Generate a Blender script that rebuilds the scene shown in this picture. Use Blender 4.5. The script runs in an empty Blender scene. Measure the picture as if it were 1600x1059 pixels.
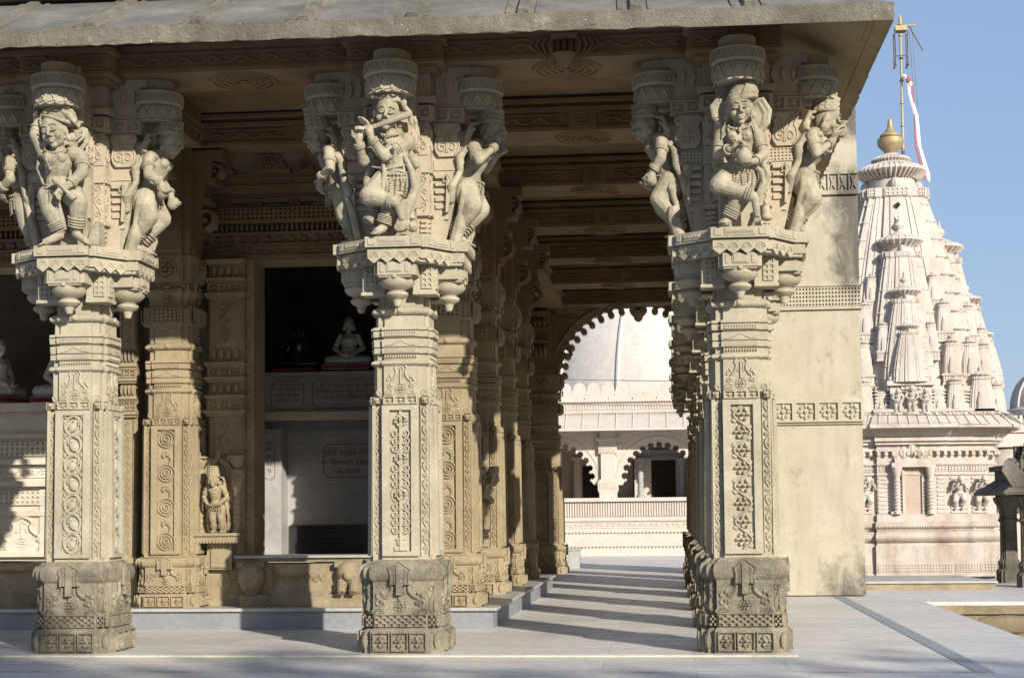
import bpy, math, random
from mathutils import Matrix, Vector
random.seed(7)
S = bpy.context.scene
COL = S.collection
PI = math.pi
def rad(a): return math.radians(a)

# ------------------------------------------------------------------ mesh builder
class G:
    def __init__(s): s.v = []; s.f = []; s.M = None
    def add(s, vs, fs):
        o = len(s.v)
        if s.M is not None: vs = [tuple(s.M @ Vector(p)) for p in vs]
        s.v.extend([tuple(p) for p in vs]); s.f.extend([tuple(i + o for i in f) for f in fs])
    def box(s, x0, x1, y0, y1, z0, z1):
        s.add([(x0,y0,z0),(x1,y0,z0),(x1,y1,z0),(x0,y1,z0),(x0,y0,z1),(x1,y0,z1),(x1,y1,z1),(x0,y1,z1)],
              [(0,3,2,1),(4,5,6,7),(0,1,5,4),(1,2,6,5),(2,3,7,6),(3,0,4,7)])
    def loft(s, rings, cap=True):
        n = len(rings[0]); vs = [p for r in rings for p in r]; fs = []
        for k in range(len(rings) - 1):
            a = k * n; b = a + n
            for i in range(n):
                j = (i + 1) % n; fs.append((a + i, a + j, b + j, b + i))
        if cap:
            fs.append(tuple(range(n - 1, -1, -1))); fs.append(tuple(range((len(rings)-1)*n, len(rings)*n)))
        s.add(vs, fs)
    def prism(s, poly, z0, z1):
        s.loft([[(x, y, z0) for x, y in poly], [(x, y, z1) for x, y in poly]])
    def lathe(s, prof, c=(0,0,0), n=24, sx=1, sy=1):
        s.loft([[(c[0]+r*math.cos(2*PI*i/n)*sx, c[1]+r*math.sin(2*PI*i/n)*sy, c[2]+z) for i in range(n)] for r, z in prof])
    def tube(s, pts, r, n=5, closed=False, cap=True):
        P = [Vector(p) for p in pts]; m = len(P)
        if m < 2: return
        R = r if isinstance(r, (list, tuple)) else [r] * m
        rings = []; prev = None
        for i in range(m):
            if closed: t = P[(i+1) % m] - P[i-1]
            else: t = P[min(i+1, m-1)] - P[max(i-1, 0)]
            if t.length < 1e-9: t = Vector((0,0,1))
            t.normalize()
            if prev is None:
                a = Vector((0,1,0)) if abs(t.y) < .8 else Vector((1,0,0))
            else: a = prev
            b = t.cross(a)
            if b.length < 1e-6: b = t.cross(Vector((1,0,0.3)))
            b.normalize(); a = b.cross(t).normalized(); prev = a
            rings.append([tuple(P[i] + (a*math.cos(2*PI*k/n) + b*math.sin(2*PI*k/n)) * R[i]) for k in range(n)])
        if closed: rings.append(rings[0]); cap = False
        s.loft(rings, cap)
    def ell(s, c, r, n=10, M=None):
        h = max(4, n // 2 + 1); vs = []; fs = []
        r = r if isinstance(r, (list, tuple)) else (r, r, r)
        for i in range(1, h):
            t = PI * i / h
            for k in range(n):
                p = 2*PI*k/n; vs.append(Vector((r[0]*math.sin(t)*math.cos(p), r[1]*math.sin(t)*math.sin(p), -r[2]*math.cos(t))))
        top = len(vs) + 1; vs.append(Vector((0,0,-r[2]))); vs.append(Vector((0,0,r[2])))
        for i in range(h - 2):
            for k in range(n):
                fs.append((i*n+k, i*n+(k+1) % n, (i+1)*n+(k+1) % n, (i+1)*n+k))
        for k in range(n):
            fs.append((top-1, (k+1) % n, k)); fs.append((top, (h-2)*n+k, (h-2)*n+(k+1) % n))
        if M is not None: vs = [M @ p for p in vs]
        c = Vector(c); s.add([tuple(p + c) for p in vs], fs)
    def limb(s, p0, p1, r0, r1, n=10):
        p0 = Vector(p0); p1 = Vector(p1)
        s.tube([p0, p0.lerp(p1, .25), p0.lerp(p1, .6), p1], [r0, r0*.78+r1*.25, r0*.4+r1*.6, r1], n)
        s.ell(p0, r0*1.0, n); s.ell(p1, r1*1.0, n)
    def build(s, name, mat, parent=None, smooth=True, ang=38, loc=None):
        me = bpy.data.meshes.new(name); me.from_pydata(s.v, [], s.f)
        if mat is not None: me.materials.append(mat)
        me.update()
        if smooth:
            me.polygons.foreach_set('use_smooth', [True] * len(me.polygons))
            me.set_sharp_from_angle(angle=rad(ang))
        o = bpy.data.objects.new(name, me); COL.objects.link(o)
        if parent is not None: o.parent = parent
        if loc is not None: o.location = loc
        return o

class Face:
    """a local drawing plane: u along the face, v up it, n out of it"""
    def __init__(s, O, U, V=(0,0,1)):
        s.O = Vector(O); s.U = Vector(U).normalized(); s.V = Vector(V).normalized(); s.N = s.U.cross(s.V).normalized()
        s.R = Matrix((s.U, s.N*-1, s.V)).transposed()
    def p(s, u, v, h=0): return tuple(s.O + s.U*u + s.V*v + s.N*h)
def fbox(g, F, u0, u1, v0, v1, h, h0=0.0):
    c = [(u0,v0),(u1,v0),(u1,v1),(u0,v1)]
    g.loft([[F.p(u,v,h0) for u,v in c],[F.p(u,v,h) for u,v in c]])
def fpoly(g, F, pts, h, h0=0.0, bev=0.0):
    """raised flat shape of outline pts"""
    g.loft([[F.p(u,v,h0) for u,v in pts],[F.p(u,v,h) for u,v in pts]])
def ftube(g, F, pts, r, h=0.0, n=4, closed=False):
    g.tube([F.p(u,v,h) for u,v in pts], r, n, closed)
def fell(g, F, u, v, ru, rv, rn, h=0.0, n=8, rot=0.0):
    M = F.R @ Matrix.Rotation(-rot, 3, 'Y') if rot else F.R
    g.ell(F.p(u,v,h), (ru, rn, rv), n, M)
def fpits(g, F, u0, u1, v0, v1, nu, nv, h=.010, kind='diamond', k=.36, stagger=False):
    vs = []; fs = []
    fbox_e = [(u0,v0),(u1,v0),(u1,v1),(u0,v1)]
    b = [F.p(u,v,-.001) for u,v in fbox_e]; t = [F.p(u,v,h) for u,v in fbox_e]
    g.add(b+t, [(0,1,5,4),(1,2,6,5),(2,3,7,6),(3,0,4,7)])
    du = (u1-u0)/nu; dv = (v1-v0)/nv; d = h*.08
    for i in range(nu):
        for j in range(nv):
            a0 = u0+i*du; c0 = v0+j*dv; C = [(a0,c0),(a0+du,c0),(a0+du,c0+dv),(a0,c0+dv)]
            if stagger and (i+j) % 2: g.add([F.p(u,v,h) for u,v in C],[(0,1,2,3)]); continue
            cu = a0+du/2; cv = c0+dv/2
            kk = .47 if stagger else k
            if kind == 'diamond': D = [(cu,cv-dv*kk),(cu+du*kk,cv),(cu,cv+dv*kk),(cu-du*kk,cv)]
            else: D = [(cu-du*kk,cv-dv*kk),(cu+du*kk,cv-dv*kk),(cu+du*kk,cv+dv*kk),(cu-du*kk,cv+dv*kk)]
            V = [F.p(u,v,h) for u,v in C+D] + [F.p(u,v,d) for u,v in D]
            if kind == 'diamond': top = [(0,1,4),(1,2,5),(2,3,6),(3,0,7),(0,4,7),(1,5,4),(2,6,5),(3,7,6)]
            else: top = [(0,1,5,4),(1,2,6,5),(2,3,7,6),(3,0,4,7)]
            g.add(V, top+[(4,5,9,8),(5,6,10,9),(6,7,11,10),(7,4,8,11),(8,9,10,11)])
            if kind == 'flower':
                fell(g, F, cu, cv, du*.13, dv*.34, h*.9, d, 6); fell(g, F, cu, cv, du*.34, dv*.13, h*.9, d, 6)
def spiral(u, v, r0, r1, a0, turns, n=12):
    return [(u + (r0+(r1-r0)*t/n)*math.cos(a0+turns*2*PI*t/n), v + (r0+(r1-r0)*t/n)*math.sin(a0+turns*2*PI*t/n)) for t in range(n+1)]
def vine(g, F, u, v0, v1, w, per, r=None, leaf=True, rn=3):
    """running scroll of stem, curls and leaves"""
    r = r or w*.065; n = max(1, int(round((v1-v0)/per))); per = (v1-v0)/n
    A = w*.30
    pts = [(u + A*math.sin(PI*(t/6.)), v0 + per*t/6.) for t in range(6*n+1)]
    ftube(g, F, pts, r, r*.3, rn)
    for k in range(n):
        sgn = 1 if k % 2 == 0 else -1
        vc = v0 + per*(k+.5)
        ftube(g, F, spiral(u - sgn*w*.10, vc, w*.30, w*.07, (0 if sgn > 0 else PI), sgn*1.15, 10), r*.9, r*.3, rn)
        if leaf: fell(g, F, u + sgn*w*.36, vc + per*.38, w*.07, w*.15, r, 0, 5, sgn*.6); fell(g, F, u - sgn*w*.1, vc, w*.1, w*.1, r*1.3, 0, 5)
def rosette(g, F, u, v, R, petals=8, h=.010, ring=True):
    if ring: ftube(g, F, [(u+R*math.cos(2*PI*k/18), v+R*math.sin(2*PI*k/18)) for k in range(18)], R*.10, h*.2, 4, True)
    for k in range(petals):
        a = 2*PI*k/petals; rr = R*.52
        fell(g, F, u+rr*math.cos(a), v+rr*math.sin(a), R*.30, R*.17, h, 0, 6, -a)
    fell(g, F, u, v, R*.2, R*.2, h*1.4, 0, 6)
def bell(g, F, u, v0, v1, w, h=.015):
    """ogee bell with hanging bar, flower and side sprays, the stock motif of the pillar bases"""
    H = v1-v0; r = w*.022
    def q(a, b): return (u+a*w, v0+b*H)
    L = [(.09,1.0),(.14,.95),(.20,.86),(.15,.76),(.17,.62),(.25,.50),(.30,.47)]
    r *= 1.55; h *= 1.3
    top = [q(-a,b) for a,b in L[::-1]] + [q(0,1.05)] + [q(a,b) for a,b in L]
    ftube(g, F, top, r*1.3, r*.5, 4)
    inn = [(.05,.88),(.10,.82),(.08,.70),(.10,.56)]
    ftube(g, F, [q(-a,b) for a,b in inn[::-1]]+[q(0,.93)]+[q(a,b) for a,b in inn], r*.8, r*.3, 3)
    fbox(g, F, u-.025*w, u+.025*w, v0+.36*H, v0+.86*H, h*.9)
    rosette(g, F, u, v0+.20*H, min(.17*w, .18*H), 6, h)
    for s in (-1, 1):
        ftube(g, F, [(u+s*.30*w, v0+.47*H),(u+s*.36*w, v0+.36*H),(u+s*.30*w, v0+.28*H)]+spiral(u+s*.38*w, v0+.30*H, .09*w, .02*w, PI if s>0 else 0, s*-1.1, 9), r, r*.3, 4)
        fell(g, F, u+s*.42*w, v0+.52*H, .05*w, .09*H, h, 0, 6, s*.5); fell(g, F, u+s*.34*w, v0+.60*H, .04*w, .07*H, h, 0, 6, -s*.4)
        for j in range(3): ftube(g, F, spiral(u+s*.40*w, v0+.0*H, (.11-.035*j)*w, (.11-.035*j)*w, 0, .5, 7), r*.8, r*.2, 3)

# ------------------------------------------------------------------ tagging
def tag(o, label=None, cat=None, group=None, kind=None):
    if label: o['label'] = label
    if cat: o['category'] = cat
    if group: o['group'] = group
    if kind: o['kind'] = kind
    return o
def thing(name, label, cat, loc=(0,0,0), rz=0, group=None):
    o = bpy.data.objects.new(name, None); COL.objects.link(o); o.empty_display_size = .1
    o.location = loc; o.rotation_euler = (0,0,rz); return tag(o, label, cat, group)
def kids(o): return [c for c in S.objects if c.parent == o]
def copy_tree(o, parent=None):
    c = o.copy(); COL.objects.link(c); c.parent = parent
    for ch in kids(o): copy_tree(ch, c)
    return c

# ------------------------------------------------------------------ materials
def nt(name):
    m = bpy.data.materials.new(name); m.use_nodes = True; t = m.node_tree; t.nodes.clear()
    out = t.nodes.new('ShaderNodeOutputMaterial'); b = t.nodes.new('ShaderNodeBsdfPrincipled')
    t.links.new(b.outputs[0], out.inputs[0]); return m, t, b
def N(t, k, **kw):
    n = t.nodes.new('ShaderNode'+k)
    for a, b in kw.items():
        if a in n.inputs: n.inputs[a].default_value = b
        else: setattr(n, a, b)
    return n
def noise(t, co, scale, detail=5, rough=.6, dist=0.0, vec=None):
    n = N(t, 'TexNoise', Scale=scale, Detail=detail, Roughness=rough, Distortion=dist)
    if vec:
        mp = N(t, 'Mapping'); mp.inputs['Scale'].default_value = vec; t.links.new(co, mp.inputs[0]); co = mp.outputs[0]
    t.links.new(co, n.inputs['Vector']); return n.outputs[0]
def ramp(t, fac, stops):
    r = t.nodes.new('ShaderNodeValToRGB'); e = r.color_ramp.elements
    e[0].position = stops[0][0]; e[0].color = (*stops[0][1], 1) if len(stops[0][1]) == 3 else stops[0][1]
    e[1].position = stops[-1][0]; e[1].color = (*stops[-1][1], 1)
    for p, c in stops[1:-1]:
        x = e.new(p); x.color = (*c, 1)
    t.links.new(fac, r.inputs[0]); return r.outputs[0]
def mix(t, fac, a, b, mode='MIX'):
    m = t.nodes.new('ShaderNodeMix'); m.data_type = 'RGBA'; m.blend_type = mode
    for s, v in ((0, fac), (6, a), (7, b)):
        if hasattr(v, 'links'): t.links.new(v, m.inputs[s])
        elif s == 0: m.inputs[0].default_value = v
        else: m.inputs[s].default_value = (*v, 1)
    return m.outputs[2]
def W3(a): return (a, a, a)
def stone(name, c, dirt=(.2,.17,.12), dirt_amt=.5, var=.12, bump=.25, fine=90, rough=.85, bd=.01, patches=None, scale=1.0, world=True, streak=False, bevel=0.0, spots=None):
    m, t, b = nt(name)
    if world:
        co = N(t, 'NewGeometry').outputs['Position']
    else: co = N(t, 'TexCoord').outputs['Object']
    lo = tuple(x*(1-var) for x in c); hi = tuple(min(1, x*(1+var)) for x in c)
    base = ramp(t, noise(t, co, 3.1*scale, 6, .65), [(.3, lo), (.7, hi)])
    grain = ramp(t, noise(t, co, fine*.5, 4, .7), [(.3, W3(.86)), (.7, W3(1.05))])
    col = mix(t, 1.0, base, grain, 'MULTIPLY')
    if dirt_amt > 0:
        v = (1,1,.28) if streak else None
        d = ramp(t, noise(t, co, 2.3*scale, 9, .72, .3, v), [(.52-.12*dirt_amt, W3(0)), (.74, W3(dirt_amt))])
        col = mix(t, d, col, dirt)
    if patches:
        pc, amt, sc, th = patches
        d = ramp(t, noise(t, co, sc, 8, .7), [(th, W3(0)), (th+.08, W3(amt))]); col = mix(t, d, col, pc)
    if spots:
        pc, sc, th = spots
        d = ramp(t, noise(t, co, sc, 3, .6), [(th, W3(0)), (th+.03, W3(1))]); col = mix(t, d, col, pc)
    t.links.new(col, b.inputs['Base Color']); b.inputs['Roughness'].default_value = rough
    b.inputs['Specular IOR Level'].default_value = .25
    bp = N(t, 'Bump', Strength=bump, Distance=bd)
    h1 = noise(t, co, fine, 6, .75); h2 = noise(t, co, fine*.18, 5, .6)
    ad = N(t, 'Math', operation='ADD'); t.links.new(h1, ad.inputs[0]); t.links.new(h2, ad.inputs[1])
    t.links.new(ad.outputs[0], bp.inputs['Height'])
    if bevel > 0:
        bv = N(t, 'Bevel', Radius=bevel); bv.samples = 4; t.links.new(bv.outputs[0], bp.inputs['Normal'])
    t.links.new(bp.outputs[0], b.inputs['Normal'])
    return m
def flat(name, c, rough=.6, metal=0.0, bump=0.0, spec=.4):
    m, t, b = nt(name); co = N(t, 'NewGeometry').outputs['Position']
    col = ramp(t, noise(t, co, 14, 5), [(.3, tuple(x*.85 for x in c)), (.7, tuple(min(1, x*1.12) for x in c))])
    t.links.new(col, b.inputs['Base Color']); b.inputs['Roughness'].default_value = rough; b.inputs['Metallic'].default_value = metal
    b.inputs['Specular IOR Level'].default_value = spec
    if bump:
        bp = N(t, 'Bump', Strength=bump, Distance=.005); t.links.new(noise(t, co, 80), bp.inputs['Height']); t.links.new(bp.outputs[0], b.inputs['Normal'])
    return m
M = {}
CREAM = (.455,.41,.305)
M['cream'] = stone('cream_sandstone', CREAM, (.30,.25,.17), .62, .14, .42, 90, scale=1.5, bevel=.003)
M['pinkcream'] = stone('cream_sandstone_with_pink_wash', (.47,.41,.305), (.26,.21,.14), .45, .10, .3, 90, patches=((.55,.34,.23), .5, 1.7, .56), bevel=.003)
M['carved'] = stone('mottled_carved_sandstone', (.48,.43,.32), (.20,.175,.125), .85, .2, .75, 55, bd=.014, scale=2.6, spots=((.26,.23,.17), 34, .69), bevel=.003)
M['worn'] = stone('weathered_grey_sandstone', (.37,.325,.24), (.085,.078,.058), .9, .32, .8, 55, bd=.022, scale=1.7, spots=((.46,.43,.37), 30, .68), bevel=.004)
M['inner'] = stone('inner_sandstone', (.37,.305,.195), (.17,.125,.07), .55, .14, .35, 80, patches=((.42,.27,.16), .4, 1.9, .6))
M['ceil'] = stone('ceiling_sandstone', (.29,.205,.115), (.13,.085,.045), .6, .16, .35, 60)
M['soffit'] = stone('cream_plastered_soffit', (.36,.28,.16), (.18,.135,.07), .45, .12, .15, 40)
M['innershade'] = stone('inner_sandstone_painted_shade', (.25,.18,.10), (.11,.075,.04), .5, .15, .35, 70)  # darker copy of the inner stone; shade of the upper interior put into its colour
M['joint'] = stone('pale_mortar_joint', (.42,.40,.35), (.2,.19,.16), .6, .2, .5, 50)
M['roof'] = stone('lichened_grey_roof_stone', (.215,.20,.175), (.085,.08,.072), .9, .25, .8, 45, patches=((.42,.27,.09), .8, 4.2, .66), spots=((.55,.54,.5), 22, .70))
M['lip'] = stone('mottled_grey_eave_lip', (.25,.23,.18), (.085,.08,.06), .85, .3, .9, 55, bd=.02, patches=((.46,.43,.36), .7, 3.0, .60), spots=((.58,.55,.47), 30, .69))
M['edge'] = stone('broken_eave_edge_stone', (.36,.29,.19), (.10,.085,.06), .8, .2, .7, 40)
# ------------------------------------------------------------------ pillars
def redent(a, b, s, z):
    q = [(b,-a),(b,-a+s),(a-s,-a+s),(a-s,-b),(a,-b)]
    pts = []
    for k in range(4):
        c, sn = [(1,0),(0,1),(-1,0),(0,-1)][k]
        pts += [(x*c - y*sn, x*sn + y*c, z) for x, y in q]
    return pts
DIRS = [((0,-1),(1,0)), ((1,0),(0,1)), ((0,1),(-1,0)), ((-1,0),(0,-1))]
def faces(a, z, tilt=0.0, ks=(0,1,3,2)):
    out = []
    for k in ks:
        (nx, ny), (ux, uy) = DIRS[k]
        out.append(Face((nx*a, ny*a, z), (ux, uy, 0), (-nx*tilt, -ny*tilt, 1)))
    return out
def base_mesh(g, z0, a, hz, detail=2, ks=(0,1,3)):
    """z0 floor, a half width, hz height"""
    k = hz/.62; sb = .042
    L = [(0,.0),(.155,0),(.165,-.008),(.172,-.023),(.48,-.024),(.492,-.024),(.500,-.012),(.520,.001),(.552,.007),(.585,.002),(.606,-.012),(.614,-.030),(.63,-.045),(.64,-.06)]
    g.loft([redent(a+d, (a+d)*.70, sb, z0+z*k) for z, d in L])
    for F in faces(a, z0, ks=ks):
        w = a*.70
        # flowers in the foot band
        n = 3
        for j in range(n):
            u = (j-(n-1)/2)*w*.62
            fpits(g, F, u-w*.28, u+w*.28, .018*k, .146*k, 1, 1, .024, 'square', .44)
            rosette(g, F, u, .082*k, .058*k, 6, .026, False)
            fell(g, F, u, .082*k, .024*k, .058*k, .020, 0, 6)
        for s in (-1, 1):
            fbox(g, F, s*(a-.045)-.004, s*(a-.045)+.004, .03*k, .14*k, -sb+.008, -sb)
            fell(g, F, s*(w+a-.01)/2+s*.002, .08*k, .024, .055*k, .022, -sb, 6)
    for F in faces(a-.024, z0, ks=ks):
        w = a*.70-.018
        fpoly(g, F, [(-.17*2*w,.47*k),(.17*2*w,.47*k),(.16*2*w,.53*k),(.20*2*w,.575*k),(.10*2*w,.60*k),(0,.63*k),(-.10*2*w,.60*k),(-.20*2*w,.575*k),(-.16*2*w,.53*k)], .036, -.02)
        F9 = Face(F.p(0,0,.036), F.U); ftube(g, F9, [(.17*2*w,.47*k),(.16*2*w,.53*k),(.20*2*w,.575*k),(.10*2*w,.60*k),(0,.63*k),(-.10*2*w,.60*k),(-.20*2*w,.575*k),(-.16*2*w,.53*k),(-.17*2*w,.47*k)], .0085, 0, 4); fbox(g, F9, -.022, .022, .40*k, .60*k, .010, -.02); ftube(g, F9, [(.10*2*w,.47*k),(.09*2*w,.53*k),(.12*2*w,.565*k),(0,.60*k),(-.12*2*w,.565*k),(-.09*2*w,.53*k),(-.10*2*w,.47*k)], .0055, 0, 4)
        fpits(g, F, -w+.01, w-.01, .182*k, .258*k, 14, 4, .017, 'square', .5, True)
        fbox(g, F, -w+.004, w-.004, .262*k, .270*k, .008)
        bell(g, F, 0, .272*k, .505*k, 2*w)
        for s in (-1, 1):
            c = s*(w+a-.045)/2-s*.002
            fpits(g, F, c-.022, c+.022, .185*k, .255*k, 3, 4, -sb+.015, 'square', .5, True)
            ftube(g, F, spiral(c, .44*k, .026, .008, 0, 1.2), .0065, -sb+.004)
            ftube(g, F, spiral(c, .31*k, .026, .008, PI, 1.2), .0065, -sb+.004)
            ftube(g, F, [(c-.02,.29*k),(c-.015,.36*k),(c+.008,.40*k),(c+.02,.46*k)], .0065, -sb+.004)
def shaft_mesh(g, z0, z1, a0, a1, variant, ks=(0,1,3)):
    """z0..z1 carved shaft, then bell zone, roll and bands above"""
    H = z1 - z0; zb = z1 - .155          # panel zone ends at zb
    sb = .028
    g.loft([redent(a0+.004, a0*.585, sb, z0), redent(a1, a1*.585, sb, z1-.115), redent(a1, a1*.585, sb, z1-.111), redent(a1-.012, a1*.56, sb, z1-.105), redent(a1-.012, a1*.56, sb, z1+.16)])
    tilt = (a0-a1)/H
    for F in faces(a0+.001, z0, tilt, ks):
        b = a0*.585; pw = b*.57; top = H - .155
        # raised frame
        fbox(g, F, -b+.004, -pw, .03, top, .026); fbox(g, F, pw, b-.004, .03, top, .026)
        fbox(g, F, -pw, pw, .03, .06, .0258); fbox(g, F, -pw, pw, top-.035, top, .0258)
        v0, v1 = .065, top-.04
        if variant == 0:      # ovals of vine round birds
            n = 7; per = (v1-v0)/n
            for j in range(n):
                vc = v0+per*(j+.5); sg = 1 if j % 2 else -1
                ftube(g, F, [(pw*.80*math.cos(2*PI*q/14), vc+per*.49*math.sin(2*PI*q/14)) for q in range(14)], .0105, .012, 5, True)
                fell(g, F, sg*.006, vc-.01, pw*.46, per*.30, .032, 0, 8, sg*.5); ftube(g, F, spiral(-sg*.02, vc+.02, .024, .008, sg, 1.0, 8), .007, .012, 4)
                fell(g, F, -sg*.012, vc+per*.20, pw*.26, per*.17, .028, 0, 6, -sg*.6)
                fell(g, F, sg*.022, vc-.035, pw*.18, per*.22, .025, 0, 6, sg*.9)
                for s2 in (-1, 1): fell(g, F, s2*pw*.80, vc+per*.5, pw*.16, per*.16, .018, 0, 6); ftube(g, F, [(s2*pw*.2, vc+per*.36), (s2*pw*.5, vc+per*.5), (s2*pw*.85, vc+per*.62)], .006, .010, 4)
        elif variant == 1:    # trunk with flowers, medallion and pot
            ftube(g, F, [(0,v0),(0,v1)], .013, .010, 5)
            h = v1-v0
            for vv, R in ((.07,.0),(.40,.052),(.66,.055),(.93,.055)):
                if R: rosette(g, F, 0, v0+h*vv, R*1.25, 9, .028, vv == .40)
            fbox(g, F, -.045, .045, v0, v0+.03, .014); fell(g, F, 0, v0+.055, .04, .03, .018, 0, 8); fbox(g, F, -.035, .035, v0+.075, v0+.088, .014)
            for vv in (.15,.205,.26,.315,.48,.535,.59,.73,.785,.84):
                for s in (-1, 1):
                    ftube(g, F, spiral(s*pw*.52, v0+h*vv, pw*.40, pw*.1, (PI if s > 0 else 0), s*1.2, 11), .0075, .010, 4)
        elif variant == 2:    # climbing stem with open flowers
            n = 8; per = (v1-v0)/n
            ftube(g, F, [(pw*.75*math.sin(PI*(q/6.)), v0+per*q/6.) for q in range(6*n+1)], .009, .010, 4)
            for j in range(n):
                sg = 1 if j % 2 else -1
                rosette(g, F, sg*.008, v0+per*(j+.5), min(per*.56, pw*.98), 6, .028, False)
                fell(g, F, -sg*pw*.7, v0+per*(j+.15), pw*.24, per*.18, .016, 0, 6, sg)
                fell(g, F, -sg*pw*.72, v0+per*(j+.8), pw*.24, per*.16, .016, 0, 6, -sg)
        else:                 # wheels and feathered scrolls
            n = 7; per = (v1-v0)/n
            for j in range(n):
                vc = v0+per*(j+.5)
                if j % 2 == 0:
                    for rr in (.95,.62,.3): ftube(g, F, [(pw*rr*math.cos(2*PI*q/16), vc+pw*rr*math.sin(2*PI*q/16)) for q in range(16)], .0080, .010, 4, True)
                    fell(g, F, 0, vc, .01, .01, .014, 0, 6)
                else:
                    for q in range(5):
                        ftube(g, F, spiral(-pw*.1, vc-.01, pw*(.95-.17*q), pw*(.5-.08*q), -1.2+.35*q, .55, 8), .0095, .010, 4)
        # diamond row and side strips
        fpits(g, F, -b+.012, b-.012, top+.008, top+.062, 3 if variant != 3 else 4, 1, .018, 'flower', .38)
        for s in (-1, 1):
            c = s*(b+a0-.5*sb-.004)/2
            wid = (a0-sb-b)*.88
            F8 = Face(F.p(0,0,-sb+.004), F.U, F.V); vine(g, F8, c, .05, top-.01, wid*.86, .062, .0078, True, 4); fbox(g, F, c+wid/2-.001, c+wid/2+.003, .03, top+.06, -sb+.016, -sb-.01)
            fbox(g, F, c-wid/2-.003, c-wid/2+.001, .03, top+.06, -sb+.016, -sb-.01); 
            fpits(g, F, c-wid*.42, c+wid*.42, top+.008, top+.062, 1, 1, .004-sb, 'flower', .38)
    ao = a1-.012
    for F in faces(ao, z1-.088, 0, ks):
        bell(g, F, 0, .0, .225, ao*1.06, .010)
        for s in (-1, 1):
            ftube(g, F, spiral(s*ao*.78, .02, .025, .006, 0, 1.1*s, 9), .0045, -sb+.003); ftube(g, F, spiral(s*ao*.40, .02, .03, .008, PI, 1.1*s, 9), .0045, .002)
def bands_mesh(g, z, a, k=1.0, ks=(0,1,3), bead=True):
    """roll, mouldings, neck and flare above the shaft; returns top z"""
    sb = .026
    L = [(0,-.012),(.005,.0),(.018,.012),(.034,.012),(.046,.0),(.05,-.014),(.09,-.014),(.096,.006),(.135,.006),(.139,-.006),(.145,.006),(.20,.008),(.204,-.012),(.214,-.012),(.220,.010),(.262,.012),(.266,-.006),(.272,.012),(.292,.010),(.296,-.018),(.385,-.020),(.389,-.004),(.402,.008),(.412,.012),(.424,.010),(.448,-.018),(.452,-.03),(.46,-.04)]
    g.loft([redent(a+d, (a+d)*.6, sb, z+zz*k) for zz, d in L])
    for F in faces(a, z, 0, ks):
        n = 13
        for j in range(n): fell(g, F, (j-(n-1)/2)*a*.088, .072*k, .0075, .014, .010, -.008, 5)
        fbox(g, F, -a*.5, a*.5, .105*k, .113*k, .010, .004); 
        for j in range(16): fell(g, F, (j-7.5)*a*.07, .124*k, .0055, .008, .007, .005, 4)
        ftube(g, F, [(-a*.5,.155*k),(-a*.3,.158*k),(-a*.12,.178*k),(0,.192*k),(a*.12,.178*k),(a*.3,.158*k),(a*.5,.155*k)], .005, .008, 4)
        fpits(g, F, -a*.52, a*.52, .226*k, .256*k, 12, 1, .017, 'square', .32)
        fell(g, F, 0, .418*k, .025, .022, .012, .012, 6)
    return z + .46*k
def star(a, w, z, d=.10):
    q = [(w,-a),(w,-a+.045),(w+.03,-a+.045),(a-.085,-w-.01),(a-.03,-w-.01),(a-.03,-w),(a,-w)]
    pts = []
    for k in range(4):
        c, sn = [(1,0),(0,1),(-1,0),(0,-1)][k]
        pts += [(x*c - y*sn, x*sn + y*c, z) for x, y in q]
    return pts
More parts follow.
